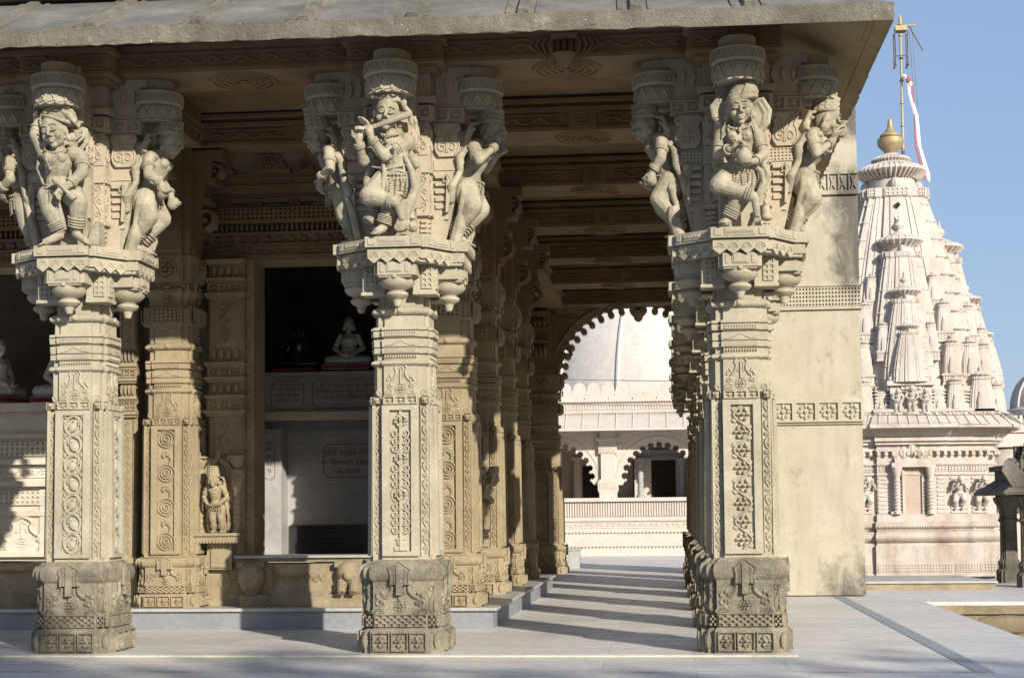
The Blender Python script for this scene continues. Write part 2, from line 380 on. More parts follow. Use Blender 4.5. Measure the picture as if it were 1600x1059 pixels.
def console_mesh(g, z):
    """neck, hanging pendants and the star shaped shelf; z = top of the flare"""
    g.loft([redent(.172,.10,.02,z-.01), redent(.172,.10,.02,z+.29)])
    for k in range(4):
        (nx, ny), (ux, uy) = DIRS[k]
        c = (nx*.315, ny*.315)
        def bx(l0, l1, w, z0, z1):
            xs = sorted([nx*l0+ux*w, nx*l1-ux*w]); ys = sorted([ny*l0+uy*w, ny*l1-uy*w])
            g.box(xs[0], xs[1], ys[0], ys[1], z0, z1)
        bx(.10, .435, .118, z+.185, z+.285); bx(.10, .40, .145, z+.19, z+.286)
        bx(.10, .425, .112, z+.172, z+.186)
        g.lathe([(.02,-.018),(.028,.0),(.028,.006),(.036,.03),(.066,.045),(.078,.06),(.074,.075),(.052,.088),(.07,.10),(.098,.112),(.118,.135),(.122,.15),(.108,.155),(.112,.172),(.112,.176)], (c[0], c[1], z), 20)
        F = Face((nx*.435, ny*.435, z+.185), (ux,uy,0))
        fbox(g, F, -.055, .055, .02, .08, .006); fbox(g, F, -.045, .045, .028, .072, .010, .004)
        fell(g, F, 0, -.008, .02, .014, .012, -.004, 6)
        for s in (-1, 1): fbox(g, F, s*.088-.012, s*.088+.012, .02, .08, .005)
        # corner block with punched squares
        a = .255; sx = nx+ux; sy = ny+uy
        xs = sorted([sx*.10, sx*a]); ys = sorted([sy*.10, sy*a])
        g.box(xs[0], xs[1], ys[0], ys[1], z+.085, z+.28)
        g.box(min(sx*.1, sx*(a+.01)), max(sx*.1, sx*(a+.01)), min(sy*.1, sy*(a+.01)), max(sy*.1, sy*(a+.01)), z+.07, z+.092)
        F1 = Face((nx*a, ny*a, z+.10), (ux,uy,0)); fpits(g, F1, .16, .235, .01, .16, 2, 4, .010, 'square', .30)
        F2 = Face((ux*a, uy*a, z+.10), (-nx,-ny,0)); fpits(g, F2, -.235, -.16, .01, .16, 2, 4, .010, 'square', .30)
    zs = z+.285
    for a, w, z0, z1 in ((.435,.175,zs-.008,zs+.012), (.452,.183,zs+.014,zs+.078), (.440,.176,zs+.078,zs+.088), (.478,.196,zs+.088,zs+.160)):
        g.loft([star(a,w,z0), star(a,w,z1)])
    P = star(.452,.183,zs); Q = star(.478,.196,zs)
    n = len(P)
    for i in range(n):
        for R, kind in ((P, 0), (Q, 1)):
            p = Vector(R[i]); q = Vector(R[(i+1) % n]); L = (q-p).length
            if L < .13: continue
            U = (q-p).normalized(); F = Face(p, U)
            if kind == 0:
                m = max(2, int(round(L/.085)))
                for j in range(m):
                    c = L*(j+.5)/m; w = L/m*.5
                    fpoly(g, F, [(c-w,.016),(c+w,.016),(c+w*.04,-.020),(c-w*.04,-.020)], .006, -.01)
                    ftube(g, F, [(c+w*.62*math.cos(PI*t/6), .022+.034*math.sin(PI*t/6)) for t in range(7)], .0035, .003, 4)
                    ftube(g, F, [(c+w*.3*math.cos(PI*t/4), .022+.018*math.sin(PI*t/4)) for t in range(5)], .003, .002, 4)
            else:
                fbox(g, F, L*.06, L*.18, .104, .148, .006); fbox(g, F, L*.82, L*.94, .104, .148, .006)
                fbox(g, F, L*.24, L*.76, .102, .150, .005); 
                m = max(3, int(L/.024))
                for j in range(m): fell(g, F, L*(.27+.46*(j+.5)/m), .126, .0075, .013, .008, .004, 5)
    return zs + .160
def lyre(g, F, w, h):
    """volute panel carved with a scrolled lyre"""
    out = [(-.30,.0),(-.40,.10),(-.46,.28),(-.42,.48),(-.34,.60),(-.40,.72),(-.50,.84),(-.46,.97),(.46,.97),(.50,.84),(.40,.72),(.34,.60),(.42,.48),(.46,.28),(.40,.10),(.30,.0)]
    fpoly(g, F, [(a*w, b*h) for a, b in out], .024)
    ftube(g, F, [(a*w*.93, .03*h+b*h*.95) for a, b in out[:8]], .008, .024, 4); ftube(g, F, [(a*w*.93, .03*h+b*h*.95) for a, b in out[8:]], .008, .024, 4)
    for s in (-1, 1):
        ftube(g, F, spiral(s*w*.17, h*.28, w*.2, w*.04, (PI if s > 0 else 0)+.5, -s*1.3, 12), .009, .026, 4)
        ftube(g, F, [(s*w*.03,h*.12),(s*w*.02,h*.5),(s*w*.10,h*.72),(s*w*.26,h*.85)], .008, .026, 4)
        ftube(g, F, [(s*w*.08,h*.45),(s*w*.18,h*.58),(s*w*.20,h*.72)], .007, .026, 4)
        ftube(g, F, spiral(s*w*.37, h*.83, w*.1, w*.03, 0, s*1.1, 9), .009, .026, 4)
def bracket_mesh(g, z0, z1, L=.47, dots=False):
    """cruciform bracket block above the shelf, z0..z1 about 1.15 m"""
    w = .125
    lev = [(z0-.002, z0+.16, .30, .20), (z0+.16, z0+.47, .335, .215), (z0+.47, z0+.57, .40, .225), (z0+.57, z0+.80, .405, .21),
           (z0+.80, z0+.905, .455, .235), (z0+.915, z0+.955, .505, .265), (z0+.955, z1-.065, .455, .225), (z1-.065, z1-.0, .50, .26)]
    for a, b, l, c in lev:
        g.box(-l, l, -w, w, a, b); g.box(-w-.001, w+.001, -l, l, a+.0007, b-.0007); g.box(-c, c, -c, c, a+.0013, b-.0013)
    g.box(-.485,.485,-w-.012,w+.012,z0+.904,z0+.917); g.box(-w-.013,w+.013,-.485,.485,z0+.9045,z0+.9165)
    for k in range(4):
        (nx, ny), (ux, uy) = DIRS[k]
        for s in (-1, 1):
            # side faces of each arm, seen from the front
            l0 = .225; l1 = .46
            O = (nx*l0 + s*ux*w, ny*l0 + s*uy*w, z0); U = (nx, ny, 0) if s*(nx*uy-ny*ux) < 0 else (-nx, -ny, 0)
            F = Face(O, U); sg = 1 if U[0]*nx+U[1]*ny > 0 else -1
            if F.N.dot(Vector((s*ux, s*uy, 0))) < 0: F = Face(O, (-U[0], -U[1], 0)); sg = -sg
            def X(u): return sg*u
            def rng(a, b): return (min(X(a), X(b)), max(X(a), X(b)))
            a, b = rng(.01, .225); fpits(g, F, a, b, .812, .898, 2, 1, .020, 'flower', .38)
            c = X(.105); F2 = Face(F.p(c, .575), F.U); lyre(g, F2, .20, .222)
            a, b = rng(.0, .175); 
            if dots: fpits(g, F, a, b, .478, .563, 7, 4, .010, 'diamond', .36)
            else: fbox(g, F, a+.01, b-.01, .485, .555, .008)
            for j in range(5):
                a, b = rng(.02-.0*j, .12-.006*j); fbox(g, F, a, b, .43-j*.05, .458-j*.05, .03-.004*j)
            a, b = rng(.105, .15); fpoly(g, F, [(a,.465),(b,.465),(X(.11),.20),(X(.095),.20)] if sg > 0 else [(a,.465),(b,.465),(X(.095),.20),(X(.11),.20)], .045)
            ftube(g, F, spiral(X(.10), .42, .03, .008, 0, 1.2), .005, .045)
            # spindle ornaments on the top block
            for j in range(3):
                cu = X(.05+.07*j)
                fpoly(g, F, [(cu-.014,.99),(cu,1.045),(cu-.014,1.10),(cu-.032,1.045)], .020)
        for s in (-1, 1):
            Fc = Face((nx*.235 , ny*.235, z0), (ux, uy, 0))
            a, b = (s*.185-.045, s*.185+.045); fpits(g, Fc, a, b, .812, .898, 1, 1, .018, 'flower', .38)
            Fc = Face((nx*.21, ny*.21, z0+.575), (ux, uy, 0)); fpoly(g, Fc, [(s*.14,0),(s*.205,0),(s*.205,.2),(s*.14,.2)] if s > 0 else [(s*.205,0),(s*.14,0),(s*.14,.2),(s*.205,.2)], .012)
            ftube(g, Fc, [(s*.15,.02),(s*.19,.06),(s*.155,.12),(s*.195,.18)], .006, .014)
            u0 = s*.172
            Fv = Face((nx*.215, ny*.215, z0), (ux, uy, 0)); vine(g, Fv, u0, .20, .46, .075, .075, .007, True, 4); fbox(g, Fv, u0-.045, u0+.045, .455, .475, .018); fbox(g, Fv, u0-.045, u0+.045, .17, .19, .018)
            Fw = Face((nx*.2, ny*.2, z0), (ux, uy, 0)); 
            for j in range(4): fbox(g, Fw, u0-.03+.004*j, u0+.03-.004*j, .03+.032*j, .052+.032*j, .012+.003*j)
            Fx = Face((nx*.21, ny*.21, z0+.575), (ux, uy, 0)); ftube(g, Fx, spiral(u0, .16, .034, .008, 0, s*1.3, 12), .009, .014, 4); ftube(g, Fx, spiral(u0, .06, .034, .008, PI, -s*1.3, 12), .009, .014, 4)
            Fe = Face((nx*.455, ny*.455, z0), (ux, uy, 0))
            fpoly(g, Fe, [(s*.06-.016,1.04),(s*.06,.985),(s*.06+.016,1.04),(s*.06,1.095)], .010)
def ring_mesh(g):
    """lattice drum that crowns a bracket figure, built round its own axis, z 0..0.34"""
    g.lathe([(.105,0),(.145,.0),(.160,.012),(.166,.05),(.163,.105),(.150,.112),(.172,.118),(.180,.126),(.182,.134),(.178,.14),(.178,.196),(.183,.202),(.183,.212),(.16,.218),(.15,.222),(.13,.235),(.118,.26),(.118,.30)], n=36)
    n = 30
    for k in range(n):
        a = 2*PI*k/n; a2 = 2*PI*(k+.5)/n
        # upper lattice
        for s in (-1, 1):
            g.tube([(.181*math.cos(a+s*t*PI/n*1.0), .181*math.sin(a+s*t*PI/n*1.0), .144+.05*t) for t in (0,.5,1)], .0060, 4)
    n = 14
    for k in range(n):
        a = 2*PI*(k+.5)/n; d = PI/n
        for s in (-1, 1):
            g.tube([((.166)*math.cos(a+s*d*1.2*t), (.166)*math.sin(a+s*d*1.2*t), .100-.086*t) for t in (0,.35,.7,1)], [.008,.011,.011,.008], 4)
        g.tube([((.166-.012*abs(t))*math.cos(a+d*t), (.166-.012*abs(t))*math.sin(a+d*t), .012-.018*(1-t*t)) for t in (-1,-.5,0,.5,1)], .007, 4)
        g.ell((.168*math.cos(a+d), .168*math.sin(a+d), .085), .010, 5)

PARTS = {}
def pillar_parts(variant):
    key = ('front', variant)
    if key in PARTS: return PARTS[key]
    r = thing('carved_pillar', '-', 'pillar')
    g = G(); base_mesh(g, 0, .295, .62); g.build('pillar_base', M['worn'], r)
    g = G(); shaft_mesh(g, .635, 1.865, .226, .212, variant); bands_mesh(g, 1.985, .208, .93); g.build('shaft', M['cream'], r)
    g = G(); zt = console_mesh(g, 2.405); g.build('pendant_shelf', M['cream'], r)
    g = G(); g.M = Matrix.Translation((0,0,zt)) @ Matrix.Diagonal((1,1,1.065,1)) @ Matrix.Translation((0,0,-zt)); bracket_mesh(g, zt, 4.035, dots=(variant == 2)); g.build('bracket_block', M['pinkcream'], r)
    g = G(); ring_mesh(g)
    for k, (nx, ny) in enumerate([(0,-1),(1,0),(-1,0),(0,1)]):
        if k == 0: ring = g.build('lattice_drum', M['cream'], r); ring.location = (nx*.535, ny*.535, zt+.95)
        else:
            q = ring.copy(); COL.objects.link(q); q.parent = r; q.location = (nx*.535, ny*.535, zt+.95); q.rotation_euler = (0,0,.1*k)
    PARTS[key] = r
    return r
B = 2.35; BD = 2.2
ZT = 2.405+.285+.160
PG = 'carved pillars of the open colonnade'
lab = ['carved sandstone pillar at the left with birds in oval vines up its shaft',
       'carved sandstone pillar in the middle with flower trunk on its shaft, under the flute player',
       'carved sandstone corner pillar at the right with open flowers climbing its shaft']
FRONT = []
for i in range(3):
    r = pillar_parts(i); r.location = ((i-1)*B, 0, 0); r['label'] = lab[i]; r['group'] = PG; FRONT.append(r)
ords = ['second', 'third', 'fourth', 'fifth', 'sixth', 'last']
for i in range(1, 7):
    c = copy_tree(FRONT[(i+1) % 3]); c.location = (B, i*BD, 0)
    for ch in kids(c):
        if ch.name.startswith('lattice_drum'): bpy.data.objects.remove(ch)
        elif ch.name.startswith('bracket_block'): ch.scale = (.82,.82,1)
    c['label'] = '%s pillar back from the corner in the right-hand row of the passage' % ords[i-1]; c['group'] = PG
# ------------------------------------------------------------------ more materials
def marble_floor():
    m, t, b = nt('white_marble_paving'); co = N(t, 'NewGeometry').outputs['Position']
    base = ramp(t, noise(t, co, 1.6, 6, .6, .4, (1,3.2,1)), [(.3, (.58,.56,.53)), (.55, (.69,.665,.62)), (.8, (.74,.71,.66))])
    vein = ramp(t, noise(t, co, 2.6, 8, .7, 1.4, (.6,3.5,1)), [(.60, W3(0)), (.72, W3(.55))]); col = mix(t, vein, base, (.34,.37,.43))
    och = ramp(t, noise(t, co, 3.5, 7, .7, .6), [(.60, W3(0)), (.76, W3(.42))]); col = mix(t, och, col, (.48,.42,.32))
    br = N(t, 'TexBrick', Scale=1.0); br.inputs['Mortar Size'].default_value = .0035; br.inputs['Brick Width'].default_value = 1.15; br.inputs['Row Height'].default_value = .58
    br.inputs['Color1'].default_value = (1,1,1,1); br.inputs['Color2'].default_value = (.84,.85,.88,1); br.inputs['Mortar'].default_value = (.62,.6,.56,1); br.inputs['Mortar Smooth'].default_value = .3
    mp = N(t, 'Mapping'); mp.inputs['Location'].default_value = (.3,.13,0); t.links.new(co, mp.inputs[0]); t.links.new(mp.outputs[0], br.inputs['Vector'])
    col = mix(t, 1.0, col, br.outputs[0], 'MULTIPLY')
    sp = ramp(t, noise(t, co, 14, 4, .6), [(.35, W3(.92)), (.65, W3(1.03))]); col = mix(t, 1.0, col, sp, 'MULTIPLY')
    t.links.new(col, b.inputs['Base Color'])
    rg = ramp(t, noise(t, co, 5, 5), [(.3, W3(.36)), (.7, W3(.58))]); t.links.new(rg, b.inputs['Roughness'])
    b.inputs['Specular IOR Level'].default_value = .35
    bp = N(t, 'Bump', Strength=.08, Distance=.01); t.links.new(noise(t, co, 30), bp.inputs['Height']); t.links.new(bp.outputs[0], b.inputs['Normal'])
    return m
M['floor'] = marble_floor()
M['strip'] = flat('grey_marble_strip', (.27,.30,.34), .5)
M['step_edge'] = flat('yellowed_marble_edge', (.55,.50,.38), .6)
M['marble'] = stone('veined_white_marble', (.44,.435,.42), (.22,.23,.25), .6, .12, .05, 40, .35, patches=((.45,.36,.22), .5, 1.3, .60))
M['greymarble'] = stone('grey_stone_riser', (.25,.26,.28), (.17,.17,.18), .4, .1, .08, 50, .5)
M['darkslab'] = flat('black_polished_slab', (.035,.037,.042), .25)
M['plinthstone'] = stone('old_platform_sandstone', (.36,.29,.19), (.12,.10,.07), .9, .2, .6, 60, spots=((.5,.47,.4), 24, .70))
M['white_old'] = stone('yellowed_white_painted_stone', (.66,.60,.50), (.36,.28,.17), .45, .08, .25, 60)
M['idolwhite'] = flat('polished_white_marble', (.72,.70,.66), .3)
M['idolblack'] = flat('polished_black_marble', (.035,.035,.04), .18, spec=.8)
M['red'] = flat('red_cloth_edge', (.38,.03,.03), .7)
M['blue'] = flat('blue_enamel', (.03,.09,.38), .4)
M['letter'] = flat('dark_red_lettering', (.20,.035,.035), .6)
M['dim'] = stone('dark_grey_brown_wall', (.22,.19,.16), (.10,.085,.07), .6, .2, .2, 30)  # dark grey-brown tone for the shrine and passage walls
def plaster():
    m, t, b = nt('stained_cream_plaster'); co = N(t, 'NewGeometry').outputs['Position']
    base = ramp(t, noise(t, co, 2.2, 7, .7, .3), [(.3, (.40,.36,.275)), (.5, (.465,.42,.325)), (.75, (.53,.485,.395))])
    sx = N(t, 'SeparateXYZ'); t.links.new(co, sx.inputs[0])
    def mr(o, a, bb, c=0, d=1):
        n = N(t, 'MapRange'); n.interpolation_type = 'SMOOTHSTEP'; t.links.new(o, n.inputs[0])
        for i, v in zip((1,2,3,4), (a, bb, c, d)): n.inputs[i].default_value = v
        return n.outputs[0]
    def mul(a, bb):
        n = N(t, 'Math', operation='MULTIPLY'); t.links.new(a, n.inputs[0])
        if hasattr(bb, 'links'): t.links.new(bb, n.inputs[1])
        else: n.inputs[1].default_value = bb
        return n.outputs[0]
    def add(a, bb):
        n = N(t, 'Math', operation='ADD'); n.use_clamp = True; t.links.new(a, n.inputs[0]); t.links.new(bb, n.inputs[1]); return n.outputs[0]
    # black run-off stain patch high on the right, and blotches near the foot
    m1 = mul(mr(sx.outputs[0], 3.55, 3.90), mul(mr(sx.outputs[2], 3.05, 3.75), mr(sx.outputs[2], 4.95, 4.6)))
    m2 = mul(mr(sx.outputs[2], .62, .05), mr(sx.outputs[0], 3.35, 3.75))
    m3 = mr(sx.outputs[2], 5.0, 5.2)
    msk = add(add(m1, mul(m2, .8)), mul(m3, .7))
    n1 = noise(t, co, 5.5, 9, .75, .4, (1,1,.6))
    d = add(n1, mul(msk, .37)); d = ramp(t, d, [(.56, W3(0)), (.82, W3(.93))])
    col = mix(t, d, base, (.10,.098,.082))
    st = ramp(t, noise(t, co, 3.4, 7, .7, .2, (2.2,2.2,.35)), [(.46, W3(0)), (.70, W3(.45))]); col = mix(t, st, col, (.34,.30,.23))
    ps = ramp(t, add(noise(t, co, 4.1, 4, .6), mul(m2, .10)), [(.70, W3(0)), (.72, W3(.8))]); col = mix(t, ps, col, (.42,.41,.40))
    pk = ramp(t, noise(t, co, 26, 3, .6), [(.72, W3(0)), (.75, W3(.6))]); col = mix(t, pk, col, (.24,.20,.15))
    t.links.new(col, b.inputs['Base Color']); b.inputs['Roughness'].default_value = .9; b.inputs['Specular IOR Level'].default_value = .2
    bp = N(t, 'Bump', Strength=.3, Distance=.012); h = add(mul(noise(t, co, 60, 6, .7), .5), mul(noise(t, co, 7, 6, .6), .5)); t.links.new(h, bp.inputs['Height']); t.links.new(bp.outputs[0], b.inputs['Normal'])
    return m
M['plaster'] = plaster()

# ------------------------------------------------------------------ ground
def struct(name, g, mat, smooth=False): return tag(g.build(name, mat, None, smooth), kind='structure')
g = G(); g.prism([(-16,-16),(4.47,-16),(4.47,5.70),(16,5.70),(16,11.0),(4.7,11.0),(4.7,26.0),(-16,26.0)], -.05, -.012); struct('terrace_paving', g, M['floor'])
g = G(); g.prism([(-16,-.40),(2.68,-.40),(2.68,22.9),(-16,22.9)], -.0115, 0.0); struct('hall_floor', g, M['floor'])
g = G(); g.box(-16,2.68,-.412,-.4005,-.0115,-.001); struct('floor_edge', g, M['step_edge'])
g = G(); g.box(3.64,3.755,-1.42,6.79,-.012,-.008); g.box(-16,3.6395,-1.42,-1.395,-.012,-.008); struct('paving_strip', g, M['strip'])
g = G()
g.prism([(-15.9,-15.9),(4.43,-15.9),(4.43,5.74),(15.9,5.74),(15.9,10.9),(4.6,10.9),(4.6,25.9),(-15.9,25.9)], -.75, -.0505)
g.box(4.43,4.455,-15,5.74,-.14,-.0515); g.box(4.43,4.52,-15,5.74,-.75,-.34); g.box(4.455,15,5.66,5.74,-.75,-.35); g.box(4.455,15,5.70,5.74,-.14,-.0515)
for k in range(26): g.box(4.43,4.47+.01*(k % 2),-14.6+k*.78,-13.86+k*.78,-.335,-.145)
for k in range(10): g.lathe([(.02,-.34),(.20,-.33),(.26,-.26),(.24,-.18),(.12,-.145),(.02,-.144)], (5.3+k*1.0,5.80,0), 16, 1.4, .5)
struct('terrace_footing', g, M['plinthstone'], True)
g = G(); g.add([(-400,-300,-.75),(500,-300,-.75),(500,700,-.75),(-400,700,-.75)],[(0,1,2,3)]); struct('ground', g, stone('dusty_ground', (.22,.19,.15), (.12,.11,.08), .5, .2, .3, 10))

# ------------------------------------------------------------------ the hall: one building
HALL = thing('temple_hall', 'open temple hall of carved cream sandstone under a grey stone eave', 'temple', (0,0,0))
# roof and eave, mitred at the corner
random.seed(3)
prof = [(1.0,4.035),(1.004,4.07),(1.0,4.11),(1.004,4.145),(.97,4.165),(.5,4.44),(.0,4.72),(-.25,4.78),(-.25,4.60),(0,4.46),(.20,4.41),(.86,4.095),(.868,4.108),(.90,4.093),(.905,4.08),(.97,4.042)]
def eave_pt(kind, s, f, z, jit):
    if jit and f > .955 and z < 4.13:
        z += random.uniform(-.006,.006) - (random.random() < .06)*random.uniform(0,.012)*(-1); o = random.uniform(-.008,.008)
    else: o = 0
    df = 1.12*f+o; dr = .945*f+o
    z += (.4-(s if kind == 'f' else 3.25))*.0095
    if kind == 'f': return (s, -df, z)
    if kind == 'c': return (2.35+dr, -df, z)
    return (2.35+dr, s, z)
def eave(x0, y1, name, start='f', y0=None):
    g = G(); rings = []
    if start == 'f':
        x = x0
        while x < 2.0: rings.append([eave_pt('f', x, f, z, True) for f, z in prof]); x += .055
        rings.append([eave_pt('c', 0, f, z, False) for f, z in prof]); y = .05
    else: y = y0
    while y < y1: rings.append([eave_pt('r', y, f, z, True) for f, z in prof]); y += .07
    g.loft(rings); return g.build(name, M['roof'], HALL, True, 30)
ev = eave(-9, 6.79, 'roof_eave'); ev2 = eave(0, 15.5, 'roof_eave', 'r', 7.83)
for e in (ev, ev2):
    e.data.materials.append(M['lip']); e.data.materials.append(M['soffit']); e.data.materials.append(M['edge'])
    for p in e.data.polygons:
        if len(p.vertices) > 4: continue
        k = p.index % 16; p.material_index = 1 if k < 4 else 0 if k < 8 else 3 if k == 15 else 2
g = G()                          # raised joints on the sloping stone
for x in [-1.93+k*.72 for k in range(-9, 7)]:
    for dx, w, h in ((0,.045,.030),(-.10,.02,.012),(.09,.018,.010)):
        n0 = Vector((0,-.46,.888)); a = Vector((x+dx+.015,-1.10,4.158)); b_ = Vector((x+dx-.03,-.02,4.71))
        g.loft([[tuple(a+Vector((-w,0,0))-n0*.02), tuple(a+Vector((w,0,0))-n0*.02), tuple(a+Vector((w*.7,0,0))+n0*h), tuple(a+Vector((-w*.7,0,0))+n0*h)],
                [tuple(b_+Vector((-w,0,0))-n0*.02), tuple(b_+Vector((w,0,0))-n0*.02), tuple(b_+Vector((w*.7,0,0))+n0*h), tuple(b_+Vector((-w*.7,0,0))+n0*h)]])
for i, v in enumerate(g.v): g.v[i] = (v[0], v[1], v[2]+(.4-v[0])*.0095)
g.build('roof_joints', M['lip'], HALL)
g = G(); g.box(-9,2.50,-.22,15.4,4.705,4.776); g.build('roof_slab', M['roof'], HALL, False)
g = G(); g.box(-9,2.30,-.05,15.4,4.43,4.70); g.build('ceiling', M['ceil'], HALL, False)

def curl_band(g, F, u0, u1, v0, v1):
    h = v1-v0; fbox(g, F, u0, u1, v0-.012, v0, .014); fbox(g, F, u0, u1, v1, v1+.012, .014); n = max(2, int((u1-u0)/(h*1.15))); du = (u1-u0)/n
    ftube(g, F, [(u0+du*n*q/(n*5.), (v0+v1)/2+h*.28*math.sin(PI*q/5.)) for q in range(n*5+1)], h*.085, .006, 4)
    for k in range(n):
        s = 1 if k % 2 == 0 else -1; ftube(g, F, spiral(u0+du*(k+.5), (v0+v1)/2-s*h*.06, h*.30, h*.06, s*.6, s*1.2, 10), h*.08, .006, 4)
        fell(g, F, u0+du*(k+.1), (v0+v1)/2-s*h*.3, h*.2, h*.09, .009, 0, 5, s*.5)
# beams
def beam(g, x0, x1, yc, z0, hw=.25, back=False, zt=4.45):
    g.box(x0,x1,yc-hw,yc+hw,z0,zt)
    for s in ((-1,1) if back else (-1,)):
        F = Face((0, yc+s*hw, 0), (-s,0,0)) if s < 0 else Face((0, yc+hw, 0), (-1,0,0))
        a, b = (x0, x1) if s < 0 else (-x1, -x0)
        fbox(g, F, a, b, z0-.001, z0+.028, .018); fbox(g, F, a, b, z0+.165, z0+.20, .03); fbox(g, F, a, b, z0+.235, z0+.27, .05)
def discs(g, x, y, z, r=.235, sy=1.0):
    for rr in (1, .78, .56, .34): g.tube([(x+r*rr*math.cos(2*PI*k/32), y+r*rr*math.sin(2*PI*k/32)*sy, z) for k in range(32)], .016, 5, True)
    g.ell((x,y,z), (.035,.035,.03), 8)
g = G(); beam(g, -9, 2.62, 0, 4.10, back=False)
F = Face((0,-.25,0),(1,0,0))
for k in range(-4, 1):
    x0 = k*B-B+.33+B; x1 = x0+B-.66
    if k == 0:
        curl_band(g, F, x0, x0+.60, 4.142, 4.232); curl_band(g, F, x1-.60, x1, 4.142, 4.232)
    else: curl_band(g, F, x0, x1, 4.142, 4.232)
for k in range(-2, 1): discs(g, k*B+B/2, 0, 4.098)
# fan ornament in the middle of the right bay
xc = B/2
for s in (-1, 1):
    for j in range(4):
        ftube(g, F, [(xc+s*(.06+.03*j), 4.08+.005*j),(xc+s*(.10+.035*j), 4.13+.01*j),(xc+s*(.11+.045*j), 4.19),(xc+s*(.09+.04*j), 4.235)], .010, .03-.005*j, 5)
for j in range(-2, 3): fell(g, F, xc+j*.042, 4.145, .024, .11, .07-.01*abs(j), 0, 8)
fbox(g, F, xc-.09, xc+.09, 4.225, 4.25, .10); g.lathe([(.01,4.03),(.03,4.035),(.055,4.07),(.075,4.10),(.09,4.12)], (xc,-.27,0), 14)
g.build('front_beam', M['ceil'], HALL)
# beam heads over the pillars
for i in range(3):
    g = G(); x = (i-1)*B
    g.box(x-.33,x+.33,-.42,.42,4.066,4.35) if i < 2 else g.box(x-.33,x+.30,-.42,.42,4.066,4.35)
    g.box(x-.29,x+.29 if i < 2 else x+.27,-.38,.38,4.034,4.067); g.box(x-.36,x+.36,-.45,-.2,4.21,4.25) ; g.box(x-.345,x+.345 if i < 2 else x+.31,-.435,-.2,4.062,4.085)
    F = Face((x,-.42,0),(1,0,0)); curl_band(g, F, -.30,-.13,4.105,4.19); curl_band(g, F, .13,.30,4.105,4.19); fbox(g, F, -.10,.10,4.08,4.215,.02); fpits(g, Face((x,-.44,0),(1,0,0)), -.07,.07,4.09,4.205,1,1,.012,'flower',.40)
    g.build('beam_head', M['ceil'], HALL)
# corner: beam turning back along the right row, and the inner longitudinal beams
g = G()
for xc, y0, y1 in ((B,.252,14.2),(0,.252,14.2),(-B,.252,2.0)):
    g.box(xc-.245,xc+.245,y0,y1,4.103,4.43)
    g.box(xc+.245,xc+.262,y0,y1,4.104,4.13) if xc < B else None
    g.box(xc-.275,xc+.275 if xc < B else xc+.265,y0,y1,4.27,4.30)
g.box(B+.245,B+.30,-.25,15.4,4.20,4.44)
F = Face((B+.245,0,0),(0,1,0)); curl_band(g, F, .4, 6.6, 4.11, 4.18)
F = Face((0-.245,0,0),(0,-1,0)); curl_band(g, F, -2.0, -.4, 4.14, 4.22)
F = Face((-B+.245,0,0),(0,1,0)); curl_band(g, F, .4, 2.0, 4.14, 4.22)
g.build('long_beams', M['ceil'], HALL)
for i in range(1, 7):
    g = G(); y = i*BD
    beam(g, .252, B-.252, y, 4.13); F = Face((0,y-.25,0),(1,0,0)); curl_band(g, F, .30, .98, 4.172, 4.262); curl_band(g, F, 1.37, B-.3, 4.172, 4.262)
    fbox(g, F, 1.06, 1.29, 4.14, 4.29, .03); rosette(g, Face((0,y-.28,0),(1,0,0)), 1.175, 4.215, .06, 8)
    discs(g, 1.175, y, 4.128); g.build('cross_beam', M['ceil'], HALL)
g = G(); beam(g, -9, -.26, 2.35, 4.14, .22)
F = Face((0,2.13,0),(1,0,0))
for k in range(-3, 0): curl_band(g, F, k*B+.3, k*B+.95, 4.18, 4.27); curl_band(g, F, k*B+1.4, k*B+2.05, 4.18, 4.27); fbox(g, F, k*B+1.05, k*B+1.3, 4.15, 4.30, .03); rosette(g, Face((0,2.10,0),(1,0,0)), k*B+1.175, 4.225, .06, 8)
g.build('inner_beam', M['ceil'], HALL)

# inner platform
g = G(); g.prism([(-9,1.93),(.39,1.93),(.39,8.45),(-9,8.45)], .0, .152); g.build('platform_riser', M['greymarble'], HALL, False)
g = G(); g.prism([(-9,1.895),(.425,1.895),(.425,8.48),(-9,8.48)], .1525, .178); g.build('platform_slab', M['marble'], HALL, True)
# walls behind
g = G()
g.box(-2.98,-1.80,2.50,2.95,.178,4.6); g.box(-2.98,-2.62,2.951,3.3,.178,4.6); g.box(-9,-.22,2.46,2.9,3.20,4.6); g.box(-.34,-.09,2.46,8.40,.178,4.6); g.box(-.42,-.341,2.50,2.9,.178,3.2)
g.build('inner_wall', M['inner'], HALL, False)
g = G(); g.box(-9,-.35,6.2,6.3,.1,4.6); g.box(-9,-8.9,2.9,6.2,.1,4.6); g.box(-.36,-.345,3.0,6.2,.178,4.6); g.box(-2.95,-2.62,3.301,6.2,.178,4.6)
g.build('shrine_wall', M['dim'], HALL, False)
g = G(); g.box(-9,-.34,2.9,6.2,.15,.20); g.build('shrine_floor', M['marble'], HALL, False)
g = G(); g.box(-1.6,-1.5,8.4,15.3,0,4.6); g.box(-1.6,-.35,8.41,8.5,0,4.6); g.box(-9,-.36,15.2,15.3,0,4.6)
g.build('passage_wall', M['dim'], HALL, False)
